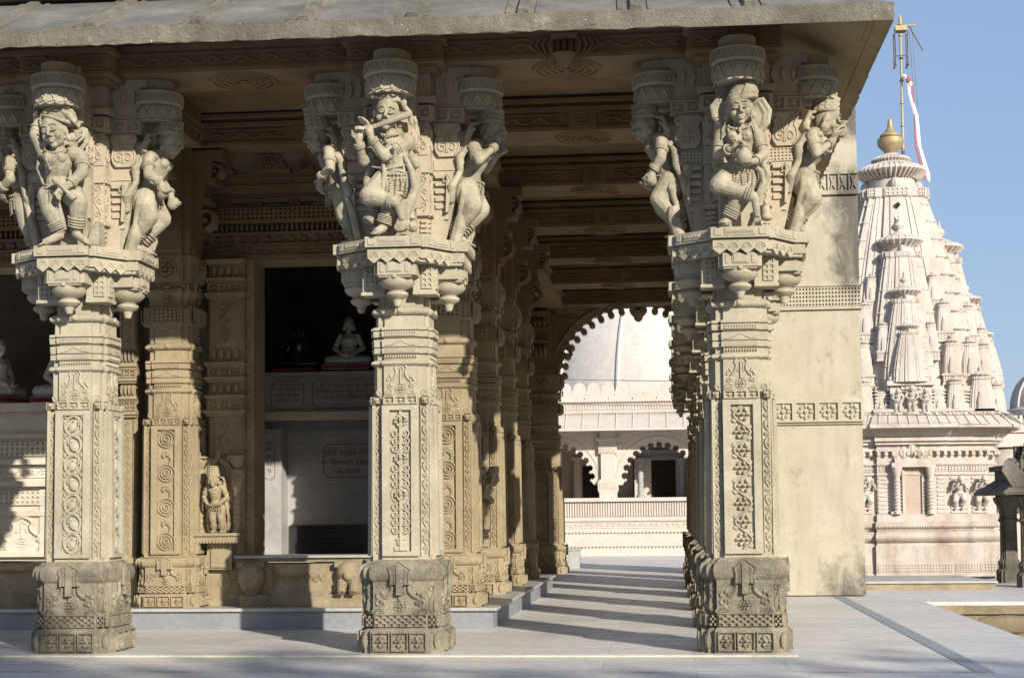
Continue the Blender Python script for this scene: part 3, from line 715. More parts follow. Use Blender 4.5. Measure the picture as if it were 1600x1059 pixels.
# entablature and crests over the inner openings
def entab(g, F, u0, u1, z0):
    fbox(g, F, u0, u1, z0, z0+.05, .03); curl_band(g, F, u0, u1, z0+.065, z0+.115)
    n = int((u1-u0)/.11)
    fbox(g, F, u0, u1, z0+.14, z0+.15, .05)
    for k in range(n):
        c = u0+(u1-u0)*(k+.5)/n; fell(g, F, c, z0+.19, .03, .035, .035, .01, 6)
    fbox(g, F, u0, u1, z0+.225, z0+.245, .07)
    m = int((u1-u0)/.045)
    for k in range(m): fell(g, F, u0+(u1-u0)*(k+.5)/m, z0+.29, .017, .045, .05, .02, 6)
    fbox(g, F, u0, u1, z0+.325, z0+.345, .09)
    F2 = Face(F.p(0,0,.075), F.U); fpits(g, F2, u0, u1, z0+.345, z0+.455, int((u1-u0)/.042), 3, .026, 'diamond', .42); fbox(g, F, u0, u1, z0+.345, z0+.455, .0745)
def crest(g, F, u, v, w, h, d):
    for k in range(6):
        t = 1-k/6.; fbox(g, F, u-w*t*(1 if k else 1), u+w*t, v+h*k/6., v+h*(k+1)/6.-.001, d-.002*k)
    Fd = Face(F.p(0,0,d), F.U); rosette(g, Fd, u, v+h*.38, min(w,h)*.36, 6, .03)
    for s in (-1, 1): ftube(g, F, spiral(u+s*w*.55, v+h*.2, h*.18, h*.04, 0, s*1.2), .006, d+.002)
g = G(); F = Face((0,2.46,0),(1,0,0)); entab(g, F, -9, -.26, 3.19)
for u in (-2.05,-1.05,-3.4,-4.3): crest(g, F, u, 3.645, .16 if u > -2.5 and u < -2 else .2, .11, .075)
for u in (-1.72,-1.38,-.72,-.45): crest(g, F, u, 3.645, .06, .10, .075)
fbox(g, F, -9, -.26, 3.70, 3.74, .05); fbox(g, F, -9, -.26, 3.78, 3.86, .04)
F2 = Face((0,2.42,0),(1,0,0)); fpits(g, F2, -9, -.26, 3.87, 3.95, 210, 2, .012, 'square', .34)
for u, w, h in ((-1.62,.19,.26),(-.98,.14,.34),(-.85,.2,.2),(-1.3,.1,.15),(-.5,.14,.25),(-2.05,.12,.2),(-3.3,.2,.26)): crest(g, F, u, 3.955, w, h, .05)
g.build('entablature', M['innershade'], HALL)

# inner pillars
def corbel(g, z, w=.20, top=4.12):
    H = top-z
    for a, b, l in ((0,.14,.22),(.14,.20,.25),(.20,.46,.27),(.46,.52,.34),(.52,.66,.30),(.66,.72,.40),(.72,.9,.36),(.9,1,.46)):
        g.box(-l,l,-w*.62,w*.62,z+a*H,z+b*H-.0005); g.box(-w*.62,w*.62,-l,l,z+a*H+.0008,z+b*H-.0012); g.box(-w,w,-w,w,z+a*H+.0004,z+b*H-.0009)
    for k in range(4):
        (nx, ny), (ux, uy) = DIRS[k]
        for zz, ll, rr in ((.34,.28,.10),(.82,.37,.07)):
            c = Vector((nx*ll, ny*ll, z+zz*H)); 
            for q in range(-1, 2):
                cc = c+Vector((ux,uy,0))*q*.055
                g.tube([tuple(cc+Vector((nx*rr*(1-t/14)*math.cos(-PI/2+t/14*2.6*PI), ny*rr*(1-t/14)*math.cos(-PI/2+t/14*2.6*PI), -rr*(1-t/14)*math.sin(-PI/2+t/14*2.6*PI)*-1))) for t in range(13)], .024, 4)
        F = Face((nx*.30, ny*.30, z), (ux,uy,0)); fpits(g, F, -.11, .11, H*.54, H*.64, 3, 1, .010, 'flower', .38)
        F = Face((nx*.36, ny*.36, z), (ux,uy,0))
        for j in (-1,0,1): fpoly(g, F, [(j*.06-.018,.81*H),(j*.06,.75*H),(j*.06+.018,.81*H),(j*.06,.88*H)], .01)
def inner_pillar():
    r = thing('inner_pillar', '-', 'pillar')
    g = G(); base_mesh(g, .178, .275, .43); g.build('pillar_base', M['inner'], r)
    g = G(); shaft_mesh(g, .60, 1.88, .228, .215, 3); bands_mesh(g, 2.00, .21, .98)
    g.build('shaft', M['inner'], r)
    g = G()
    g.loft([redent(a,a*.6,.025,z) for a, z in ((.19,2.44),(.19,2.585),(.235,2.59),(.235,2.745),(.19,2.75),(.185,2.80),(.20,2.84),(.23,2.87),(.225,2.90),(.19,2.92),(.19,2.96),(.235,2.965),(.235,3.19),(.20,3.195),(.20,3.25))])
    for F in faces(.235, 0, 0, (0,1,3)):
        fpits(g, F, -.115, .115, 2.61, 2.73, 6, 4, .022, 'diamond', .40)
        for s in (-1, 1): fpits(g, F, s*.175-.03, s*.175+.03, 2.61, 2.73, 2, 4, -.008, 'diamond', .40)
        fbox(g, F, -.12, .12, 2.98, 3.17, .01); Fb = Face(F.p(0,0,.01), F.U); rosette(g, Fb, 0, 3.07, .085, 8, .035)
        for s in (-1, 1): ftube(g, Fb, spiral(s*.08, 3.03, .03, .01, 0, s*1.2), .006, .003); fell(g, Fb, s*.06, 3.12, .03, .02, .012, 0, 6); ftube(g, F, spiral(s*.16, 2.93, .045, .01, -PI/2, s*1.2), .008, .003)
        for j in range(5): fell(g, F, 0, 2.80+.03*j, .02+.004*j, .016, .02, -.02, 6)
    g.build('capital', M['inner'], r); g = G(); corbel(g, 3.25); g.build('bracket_block', M['innershade'], r)
    return r
IP = inner_pillar(); IG = 'carved pillars standing on the inner platform'
spots = [((-2.42,2.27,0), 'inner sandstone pillar with wheels and scrolls, seen right of the left front pillar'),
         ((0,2.27,0), 'inner sandstone pillar half hidden behind the middle front pillar'),
         ((0,4.2,0), 'inner pillar second along the left side of the passage'),
         ((0,5.9,0), 'inner pillar third along the left side of the passage'),
         ((0,7.55,0), 'inner pillar fourth along the left side, at the end of the platform'),
         ((-4.95,2.27,0), 'inner pillar left of the frame beside the left shrine')]
for k, (p, l) in enumerate(spots[:5]):
    o = IP if k == 0 else copy_tree(IP)
    o.location = p; o['label'] = l; o['group'] = IG
o = copy_tree(IP); o.location = (-.12,13.55,-.19); o.scale = (1.25,1.25,1.03); o['label'] = 'dark pillar on the floor at the far end of the passage, left foot of the arch'
o = copy_tree(IP); o.location = (2.92,13.55,-.19); o.scale = (1.25,1.25,1.03); o['label'] = 'dark pillar at the far end of the passage, right foot of the arch'

def slim(g, F, w, z0, z1, d=.12, bh=.42):
    """slender wall pilaster of stacked mouldings"""
    fbox(g, F, -w*1.12, w*1.12, z0, z0+.04, d+.03); fbox(g, F, -w*1.05, w*1.05, z0+.04, z0+bh-.05, d+.015); fbox(g, F, -w*1.15, w*1.15, z0+bh-.05, z0+bh, d+.035)
    F1 = Face(F.p(0,0,d+.015), F.U); fpoly(g, F1, [(0,z0+.08),(w*.35,z0+bh*.45),(0,z0+bh*.82),(-w*.35,z0+bh*.45)], .008); 
    fell(g, F1, 0, z0+bh*.45, w*.16, .03, .014, 0, 8)
    for s in (-1, 1): fpits(g, F1, s*w*.8-w*.12, s*w*.8+w*.12, z0+.06, z0+bh-.08, 1, 10, .006, 'square', .3)
    F0 = Face(F.p(0,0,d), F.U); z = z0+bh; top = z1; fbox(g, F, -w*.95, w*.95, z, top, d-.02)
    random.seed(int(w*1000)); pat = [('p',.42),('m',.05),('b',.09),('m',.04),('n',.12),('m',.04),('b',.08),('m',.05),('n',.14)]
    k = 0
    first = True
    while z < top-.02:
        kind, h = pat[k % len(pat)]; k += 1
        if first: h = 1.22; first = False
        h = min(h, top-z)
        if kind == 'p':
            fbox(g, F, -w*.9, w*.9, z, z+h, d); vine(g, F0, 0, z+.03, z+h-.03, w*.8, w*.8, w*.075, True, 4)
            for s in (-1, 1): fbox(g, F0, s*w*.72-w*.05, s*w*.72+w*.06, z+.02, z+h-.02, .018)
        elif kind == 'm': fbox(g, F, -w*1.02, w*1.02, z, z+h*.45, d+.035); fbox(g, F, -w*1.1, w*1.1, z+h*.45, z+h, d+.055)
        elif kind == 'b': fbox(g, F, -w, w, z, z+h, d+.02); Fb = Face(F.p(0,0,d+.02), F.U); fpits(g, Fb, -w*.9, w*.9, z+.008, z+h-.008, 3, 1, .020, 'flower', .40)
        else:
            fbox(g, F, -w*.8, w*.8, z, z+h, d-.005)
            for j in range(4): fell(g, F, (j-1.5)*w*.4, z+h*.5, w*.16, h*.45, .05, d-.01, 6)
        z += h
def pilaster(name, label, O, U, w, z0, z1, d, loc=True):
    g = G(); F = Face(O, U); slim(g, F, w, z0, z1, d); return tag(g.build(name, M['inner'], HALL))
pilaster('slim_pilaster', '', (-2.86,2.48,0), (1,0,0), .085, .178, 3.2, .16)
pilaster('slim_pilaster', '', (-1.99,2.48,0), (1,0,0), .165, .178, 3.2, .13)
for y in (3.25,5.05,6.75): pilaster('slim_pilaster', '', (-.09,y,0), (0,1,0), .16, .178, 3.9, .13)
pilaster('slim_pilaster', '', (-.38,2.50,0), (1,0,0), .05, .178, 3.2, .10)
# door jamb with hanging leaf border beside the shrine opening
g = G(); F = Face((-1.80,2.48,0),(1,0,0)); fbox(g, F, 0, .035, .59, 3.2, .03); fbox(g, F, -.05, 0, .59, 3.2, .05)
n = 34
for k in range(n): fell(g, F, -.012, .65+k*.075, .018, .036, .02, .05, 6); 
for k in range(n*2): fell(g, F, -.045, .62+k*.0375, .008, .015, .012, .05, 5)
g.build('door_jamb', M['inner'], HALL)

# carved threshold of the shrine: platform front with drum, scroll band and stump feet
TH = thing('shrine_threshold', 'low carved stone threshold with rounded drum in front of the dark shrine', 'threshold', (-1.1,2.3,.178))
g = G(); g.box(-1.83+1.1,-.34+1.1,-.06,.25,0,.36); g.box(-1.83+1.1,-.34+1.1,-.10,.25,.0,.10); g.box(-1.85+1.1,-.34+1.1,-.085,.25,.375,.41); g.box(-1.83+1.1,-.34+1.1,-.07,.25,.11,.15)
g.lathe([(.30,0),(.31,.02),(.30,.05),(.27,.08),(.28,.11),(.235,.14),(.225,.17),(.225,.30),(.235,.32),(.24,.36)], (-.22,-.03,0), 32, 1, .55)
for k in range(-3, 4):
    a = -PI/2+k*.42; F = Face((-.22+.225*math.cos(a), -.03+.225*.55*math.sin(a), .235), (-math.sin(a), math.cos(a)*.55, 0)); ftube(g, F, spiral(0,0,.042,.01,0,1.6,12), .007, .004); fell(g, F, .045,.02,.02,.012,.01,0,5)
g.build('drum_front', M['plinthstone'], TH)
g = G(); g.box(-1.87+1.1,-.335+1.1,-.12,.26,.411,.43); g.build('threshold_slab', M['marble'], TH)
for s, x in (('', .23),('', -.62)):
    g = G()
    g.ell((x,-.10,.28), (.115,.10,.11), 14)
    if x > 0: g.tube([(x-.05,-.14,.22),(x-.05,-.17,.14),(x-.05,-.19,.115)], [.045,.038,.034], 9); g.tube([(x+.05,-.14,.22),(x+.05,-.17,.14),(x+.05,-.19,.115)], [.045,.038,.034], 9)
    else: g.lathe([(.05,.10),(.09,.14),(.12,.22),(.11,.3)], (x,-.08,0), 14)
    g.ell((x,-.16,.26), (.05,.06,.05), 10); g.box(x-.12,x+.12,-.14,0,.33,.375)
    g.build('lotus_boss', M['plinthstone'], TH)

# ------------------------------------------------------------------ plaster pier
PW = thing('plastered_pier', 'tall cream plastered pier with black stains and three carved bands', 'pier', (3.5,7.3,0))
g = G(); n = 24
g.box(-.50,.505,-.5,.5,0,6.9); g.build('pier_body', M['plaster'], PW, False)
g = G(); g.box(-.52,.53,-.53,.53,1.905,2.19); F = Face((0,-.53,0),(1,0,0)); fpits(g, F, -.50,.51,1.93,2.165,4,1,.03,'square',.40)
for k in range(4): rosette(g, F, -.50+1.01*(k+.5)/4, 2.047, .125, 8, .030, False)
g.build('flower_band', M['plaster'], PW)
g = G(); g.box(-.51,.515,-.512,.512,3.20,3.47); fpits(g, Face((0,-.512,0),(1,0,0)), -.5,.51,3.225,3.445,28,5,.022,'diamond',.38); g.box(-.515,.53,-.535,.53,3.455,3.475); g.box(-.515,.53,-.535,.53,3.195,3.222)
g.build('lattice_band', M['plaster'], PW)
g = G(); g.box(-.51,.515,-.512,.512,4.49,4.76); F = Face((0,-.512,0),(1,0,0)); fbox(g, F, -.5,.51,4.49,4.53,.03); fbox(g, F, -.5,.51,4.72,4.76,.03)
for k in range(9):
    u = -.46+.115*k; fbox(g, F, u-.057,u-.042,4.53,4.72,.025); fpoly(g, F, [(u-.028,4.55),(u,4.60),(u+.028,4.55),(u+.012,4.625),(u+.028,4.70),(u,4.65),(u-.028,4.70),(u-.012,4.625)], .02)
    fell(g, F, u, 4.625, .014,.02,.03,0,6)
g.build('spindle_band', M['plaster'], PW)
# loose plinth slab beyond
PB = thing('marble_bench', 'low white marble slab on a stone base beside the plastered pier', 'bench', (4.9,8.9,0))
g = G(); g.prism([(-1.0,-.80),(.80,-.80),(.62,.8),(-1.0,.8)], .066, .092); g.build('slab', M['marble'], PB, False)
g = G(); g.prism([(-.98,-.77),(.77,-.77),(.59,.78),(-.98,.78)], -.02, .066); g.build('slab_base', M['plinthstone'], PB, False)

# ------------------------------------------------------------------ scalloped arch at the end of the passage
AR = thing('scalloped_arch', 'dark scalloped stone arch with pendant at the end of the passage', 'arch', (1.4,13.5,0))
g = G(); R0 = 1.22; zc = 3.08; n = 21; inner = []
for k in range(n*6+1):
    a = PI - PI*k/(n*6.); s = abs(math.sin(PI*k/6.)); rr = R0 + .10*(s**.7) - .055; hh = 1.06/1.22
    inner.append((rr*math.cos(a), zc + rr*hh*math.sin(a)))
poly = [(-1.5,2.95),(-1.2,2.95)]+inner+[(1.2,2.95),(1.5,2.95),(1.5,4.45),(-1.5,4.45)]
g.loft([[(x,-.10,z) for x, z in poly],[(x,.10,z) for x, z in poly]])
for k in range(n+1):
    a = PI - PI*k/n; g.tube([(( R0-.055)*math.cos(a), -.11, zc+(R0-.055)*1.06/1.22*math.sin(a)), ((R0-.055)*math.cos(a), .11, zc+(R0-.055)*1.06/1.22*math.sin(a))], .052, 8)
g.tube([((R0+.13)*math.cos(PI*k/40), -.11, zc+(R0+.13)*1.06/1.22*math.sin(PI*k/40)) for k in range(41)], .02, 5)
g.lathe([(.02,-.20),(.06,-.17),(.075,-.12),(.11,-.09),(.12,-.03),(.07,0),(.05,.05)], (0,0,zc+1.03), 16)
F = Face((0,-.10,0),(1,0,0))
for k in range(5): ftube(g, F, spiral(-1.15+.13*k, 4.12+.02*k, .055, .012, 0, 1.2), .012, .004); ftube(g, F, spiral(1.15-.13*k, 4.12+.02*k, .055, .012, PI, -1.2), .012, .004)
g.build('arch_ring', M['inner'], AR)
# ------------------------------------------------------------------ sculpture
def remesh(g, name, mat, parent, vox=.006, smooth=2):
    o = g.build(name, mat, parent, False)
    m = o.modifiers.new('r', 'REMESH'); m.mode = 'VOXEL'; m.voxel_size = vox*.85; m.use_smooth_shade = True
    if smooth: s = o.modifiers.new('s', 'SMOOTH'); s.factor = .4; s.iterations = smooth
    bpy.context.view_layer.update(); dg = bpy.context.evaluated_depsgraph_get()
    me = bpy.data.meshes.new_from_object(o.evaluated_get(dg)); o.modifiers.clear(); o.data = me; me.name = name
    me.polygons.foreach_set('use_smooth', [True]*len(me.polygons)); return o
def rotM(ax, ay, az): return (Matrix.Rotation(az,3,'Z') @ Matrix.Rotation(ay,3,'Y') @ Matrix.Rotation(ax,3,'X'))
def head(g, c, s=1.0, tilt=0.0, nod=0.0, turn=0.0, female=True):
    """face looks along -Y; c is the centre of the head, s=1 for a head 0.15 m high"""
    R = rotM(nod, tilt, turn); c = Vector(c)
    def P(x, y, z): return tuple(c + R @ Vector((x*s, y*s, z*s)))
    def E(p, r, n=10): g.ell(P(*p), (r[0]*s, r[1]*s, r[2]*s), n, R)
    E((0,.005,.012), (.062,.068,.075), 16); E((0,-.012,-.025), (.050,.052,.052), 14); E((0,-.044,-.068), (.020,.018,.016))
    for k in (-1, 1):
        E((k*.026,-.058,.010), (.0165,.010,.0085)); g.tube([P(k*.008,-.064,.027), P(k*.024,-.067,.034), P(k*.045,-.054,.027)], .0042*s, 5)
        g.tube([P(k*.010,-.065,.001), P(k*.026,-.068,-.002), P(k*.042,-.057,.004)], .003*s, 5)
        g.tube([P(k*.010,-.066,.012), P(k*.026,-.0705,.0185), P(k*.042,-.058,.012)], .003*s, 5)
        E((k*.032,-.046,-.025), (.019,.017,.019)); E((k*.062,.004,-.006), (.010,.016,.026)); E((k*.066,.002,-.045), (.016,.016,.018)); E((k*.009,-.068,-.022), (.007,.008,.006))
    g.tube([P(0,-.060,.022), P(0,-.073,.0), P(0,-.084,-.020)], [.006*s,.0075*s,.0095*s], 7)
    g.tube([P(-.018,-.058,-.042), P(-.007,-.069,-.0395), P(0,-.070,-.041), P(.007,-.069,-.0395), P(.018,-.058,-.042)], .0048*s, 5)
    g.tube([P(-.013,-.060,-.051), P(0,-.069,-.053), P(.013,-.060,-.051)], .0055*s, 5)
    return P, R
def hand(g, w, d, side, s=1.0, curl=.5, up=(0,0,1)):
    """palm from wrist w along d; five unequal fingers bent by curl towards 'side'"""
    w = Vector(w); d = Vector(d).normalized(); sd = Vector(side).normalized(); ac = d.cross(sd).normalized()
    L = .075*s; c = w + d*L*.5
    g.tube([tuple(w), tuple(c), tuple(w+d*L*.95)], [.018*s,.024*s,.021*s], 8)
    for j, (o, l) in enumerate(((-1.5,.8),(-.5,.98),(.5,1.0),(1.5,.88))):
        p0 = w + d*L*.85 + ac*o*.0125*s; a1 = curl*.9; a2 = curl*2.0
        p1 = p0 + (d*math.cos(a1)+sd*math.sin(a1))*.026*s*l; p2 = p1 + (d*math.cos(a2)+sd*math.sin(a2))*.022*s*l; p3 = p2 + (d*math.cos(a2*1.35)+sd*math.sin(a2*1.35))*.016*s*l
        g.tube([tuple(p0),tuple(p1),tuple(p2),tuple(p3)], [.0082*s,.0076*s,.007*s,.0055*s], 6); g.ell(p3, .006*s, 6); g.ell(p1, .0083*s, 6)
    p0 = w + d*L*.35 - ac*.018*s; p1 = p0 + (d*.6-ac*.8+sd*.3).normalized()*.026*s; p2 = p1+(d*.8+sd*.6).normalized()*.022*s
    g.tube([tuple(p0),tuple(p1),tuple(p2)], [.010*s,.0085*s,.006*s], 6); g.ell(p2, .0065*s, 6)
def foot(g, a, t, s=1.0):
    a = Vector(a); t = Vector(t); g.tube([tuple(a+(a-t).normalized()*.012), tuple(a), tuple(a.lerp(t,.5)), tuple(a.lerp(t,.85))], [.022*s,.026*s,.023*s,.021*s], 8)
    d = (t-a).normalized(); sd = d.cross(Vector((0,0,1))).normalized() if abs(d.z) < .9 else Vector((1,0,0))
    for j in range(5):
        p = a.lerp(t,.85)+sd*(j-2)*.0085*s; g.tube([tuple(p), tuple(p+d*(.030-.003*abs(j-1))*s)], [.008*s,.006*s], 5); g.ell(p+d*(.030-.003*abs(j-1))*s, .0065*s, 5)
JG = [None]
def rings(g, p0, p1, r, ts, th=.0075, n=14):
    """bangles round a limb"""
    p0 = Vector(p0); p1 = Vector(p1); d = (p1-p0).normalized(); a = d.orthogonal().normalized(); b = d.cross(a)
    if JG[0] is not None: g = JG[0]; th *= .85
    for k, tt in enumerate(ts):
        c = p0.lerp(p1, tt); rr = r[0]+(r[1]-r[0])*tt
        g.tube([tuple(c+(a*math.cos(2*PI*q/n)+b*math.sin(2*PI*q/n))*rr) for q in range(n)], th, 5, True)
def beads(g, pts, r):
    if JG[0] is not None: g = JG[0]; r *= 1.15
    for p in pts: g.ell(p, r, 5)
def arm(g, sh, el, wr, r=(.040,.031,.023), bang=True):
    g.limb(sh, el, r[0], r[1]); g.limb(el, wr, r[1]*1.02, r[2])
    if bang: rings(g, sh, el, (r[0]+.001, r[1]+.004), (.42,.50,.58)); rings(g, el, wr, (r[1], r[2]+.006), (.74,.82,.90))
def leg(g, hp, kn, an, r=(.072,.052,.032), bang=True):
    g.limb(hp, kn, r[0], r[1], 12); g.limb(kn, an, r[1]*.98, r[2], 12); mid = Vector(kn).lerp(Vector(an), .35); g.ell(tuple(mid+Vector((0,.012,0))), r[1]*.85, 10)
    if bang: rings(g, kn, an, (r[1]+.002, r[2]+.012), (.60,.70,.80,.90), .0075)

def lean(o, k, z0=0):
    for c in kids(o):
        for v in c.data.vertices: v.co.y -= k*(v.co.z-z0)

def jewel(r, k, girdle=None):
    """crisp chains, bangles and tassels laid over the carved body"""
    g = JG[0]; JG[0] = None
    if girdle:
        c, rx, ry = girdle; c = Vector(c)
        for j in range(30):
            a = 2*PI*j/30; g.ell((c.x+rx*math.cos(a), c.y+ry*math.sin(a), c.z+.012), .009, 5); g.ell((c.x+rx*1.03*math.cos(a), c.y+ry*1.03*math.sin(a), c.z-.014), .007, 5)
        for j in range(11):
            a = PI+PI*(j+.5)/11
            for q in range(4 if j % 2 else 6): g.ell((c.x+rx*1.06*math.cos(a), c.y+ry*1.08*math.sin(a)-.002*q, c.z-.030-.015*q), .0065, 5)
    body = [c for c in kids(r) if c.name.startswith('body')][0]; me = body.data
    va = [tuple(v.co) for v in me.vertices]; fa = [tuple(p.vertices) for p in me.polygons]; n = len(va)
    me2 = bpy.data.meshes.new('body'); me2.from_pydata(va + g.v, [], fa + [tuple(i+n for i in f) for f in g.f]); me2.materials.append(M['carved'])
    me2.polygons.foreach_set('use_smooth', [True]*len(me2.polygons)); me2.update(); body.data = me2
def torso(g, hipc, waist, chest, neck, hw=.088, ww=.058, cw=.082, female=True, d=.8):
    H, Wt, C, Nk = map(Vector, (hipc, waist, chest, neck))
    g.tube([tuple(H+Vector((0,0,-.05))), tuple(H), tuple(H.lerp(Wt,.5)), tuple(Wt), tuple(Wt.lerp(C,.5)), tuple(C), tuple(C.lerp(Nk,.55)), tuple(Nk)],
           [hw*.72,hw,(hw+ww)*.5,ww,(ww+cw)*.52,cw,cw*.72,.034], 14)
    if female:
        for s in (-1, 1): g.ell(tuple(C+Vector((s*.042,-.058,.010))), (.037,.036,.037), 12); g.ell(tuple(C+Vector((s*.044,-.094,.012))), .007, 6)
    else:
        for s in (-1, 1): g.ell(tuple(C+Vector((s*.036,-.042,.012))), (.045,.036,.040), 12)
    g.ell(tuple(Wt+Vector((0,-.035,-.02))), (.045,.03,.04), 10)

def figure_jug():
    """woman with crossed leg holding a jug"""
    r = thing('bracket_statue', 'stone woman with crossed legs holding a jug, front of the right pillar', 'statue')
    g = G(); JG[0] = G(); k = .94/809.
    def q(x, y, d=0): return ((x-575)*k, d, (985-y)*k)
    H = q(572,680,0); Wt = q(585,615,.0); C = q(578,520,-.01); Nk = q(575,440,-.02)
    torso(g, H, Wt, C, Nk, .092,.062,.084)
    P, R = head(g, q(577,360,-.055), 1.20, -.10, .22, .05)
    g.limb(q(575,470,-.01), q(577,400,-.04), .036, .032)
    for s, sh, el, wr in ((-1, q(478,492,0), q(462,600,-.03), q(520,585,-.13)), (1, q(675,500,0), q(702,600,-.02), q(655,650,-.11))):
        arm(g, sh, el, wr); 
    hand(g, q(520,585,-.13), (.9,-.25,.35), (.2,-.6,-.6), 1.0, .55); hand(g, q(655,650,-.11), (-1,-.2,-.12), (0,-.3,1), 1.1, .45)
    g.limb(q(640,470,.0), q(676,500,0), .045, .040); g.limb(q(515,470,0), q(478,492,0), .045, .040)
    leg(g, q(535,705,-.01), q(462,765,-.10), q(640,830,-.10), (.074,.056,.032), False); rings(g, q(462,765,-.10), q(640,830,-.10), (.056,.036), (.80,.88,.95), .009)
    foot(g, q(655,845,-.10), q(665,955,-.10))
    leg(g, q(615,715,.0), q(570,820,-.05), q(515,930,-.03), (.078,.056,.034)); foot(g, q(510,950,-.03), q(480,965,-.12), 1.1)
    # skirt edges and girdle
    for j, rr in ((0,.098),(1,.102)):
        g.tube([tuple(Vector(H)+Vector((rr*math.cos(a), rr*.92*math.sin(a), .03-.02*j-.022*abs(math.cos(a))*0)) ) for a in [2*PI*t/20 for t in range(20)]], .007, 5, True)
    g.tube([q(640,650,-.06),q(690,700,-.07),q(700,760,-.06),q(640,850,-.05),q(600,800,-.07)], [.014,.02,.018,.012,.008], 6)
    g.tube([q(700,640,.02),q(725,700,.03),q(690,780,.03),q(670,850,.03)], [.02,.03,.028,.015], 6)
    beads(g, [q(575+54*math.cos(a), 452-24*math.sin(a)*-1*.9+0, -.055-.03*math.sin(a)) for a in [PI*t/12 for t in range(13)]], .0068)
    g.tube([q(530,470,-.06),q(560,540,-.10),q(548,640,-.09)], .0055, 5); g.tube([q(625,470,-.06),q(600,530,-.10)], .0055, 5); g.ell(q(578,485,-.10), (.012,.01,.02), 8)
    b = remesh(g, 'body', M['carved'], r, .0055, 1); jewel(r, k, (H, .104, .100))
    g = G()      # turban of wound bands
    for j in range(5):
        c = (591+4*j, 322-23*j); rr = (.086,.084,.078,.064,.040)[j]
        g.tube([(q(*c)[0]+rr*math.cos(a), -.035+rr*.95*math.sin(a), q(*c)[2]+.018*math.cos(a)*1.0+.012*abs(math.sin(a*.5+PI/4))) for a in [2*PI*t/22 for t in range(22)]], .017, 6, True)
    g.ell(q(602,275,-.03), (.07,.07,.085), 14); g.ell(q(618,222,-.03), (.03,.03,.03), 8)
    g.tube([q(588,320,-.13),q(600,290,-.135),q(612,255,-.12),q(620,225,-.08)], .007, 5)
    remesh(g, 'turban', M['carved'], r, .006, 1)
    g = G()      # veil looping out on both sides
    for s, pts in ((-1, [(525,330),(470,300),(440,340),(450,390),(480,430),(500,470)]), (1, [(640,320),(700,310),(735,370),(725,430),(690,470),(665,500)])):
        g.tube([q(x,y,.0) for x, y in pts], [.012,.02,.022,.022,.02,.014], 6)
        g.tube([q(x-s*20,y+12,.0) for x, y in pts], [.01,.014,.016,.016,.014,.01], 6)
        g.tube([q(576+s*62,400,-.05),q(576+s*78,460,-.06),q(576+s*92,520,-.05)], .006, 5)
    g.prism([(x*k, y) for x, y in ((-120,.03),(-95,.0),(120,.0),(150,.03),(150,.10),(-120,.10))], q(0,640)[2], q(0,330)[2])
    remesh(g, 'veil', M['carved'], r, .007, 1)
    g = G(); g.lathe([(.004,-.075),(.032,-.07),(.046,-.045),(.048,-.02),(.038,.0),(.022,.012),(.02,.022),(.034,.034),(.036,.04),(.02,.042)], q(595,610,-.165), 16); g.build('jug', M['carved'], r)
    g = G()
    g.tube([q(640,985,.02),q(690,900,.0),q(700,870,-.02)], [.02,.028,.02], 8); g.ell(q(710,900,-.03), (.032,.035,.05), 10); g.ell(q(715,935,-.04), (.04,.04,.022), 10); g.ell(q(712,858,-.05), .018, 8)
    g.box(q(470,0)[0], q(700,0)[0], .05, .30, 0, .75)
    remesh(g, 'support_block', M['pinkcream'], r, .009, 1)
    return r
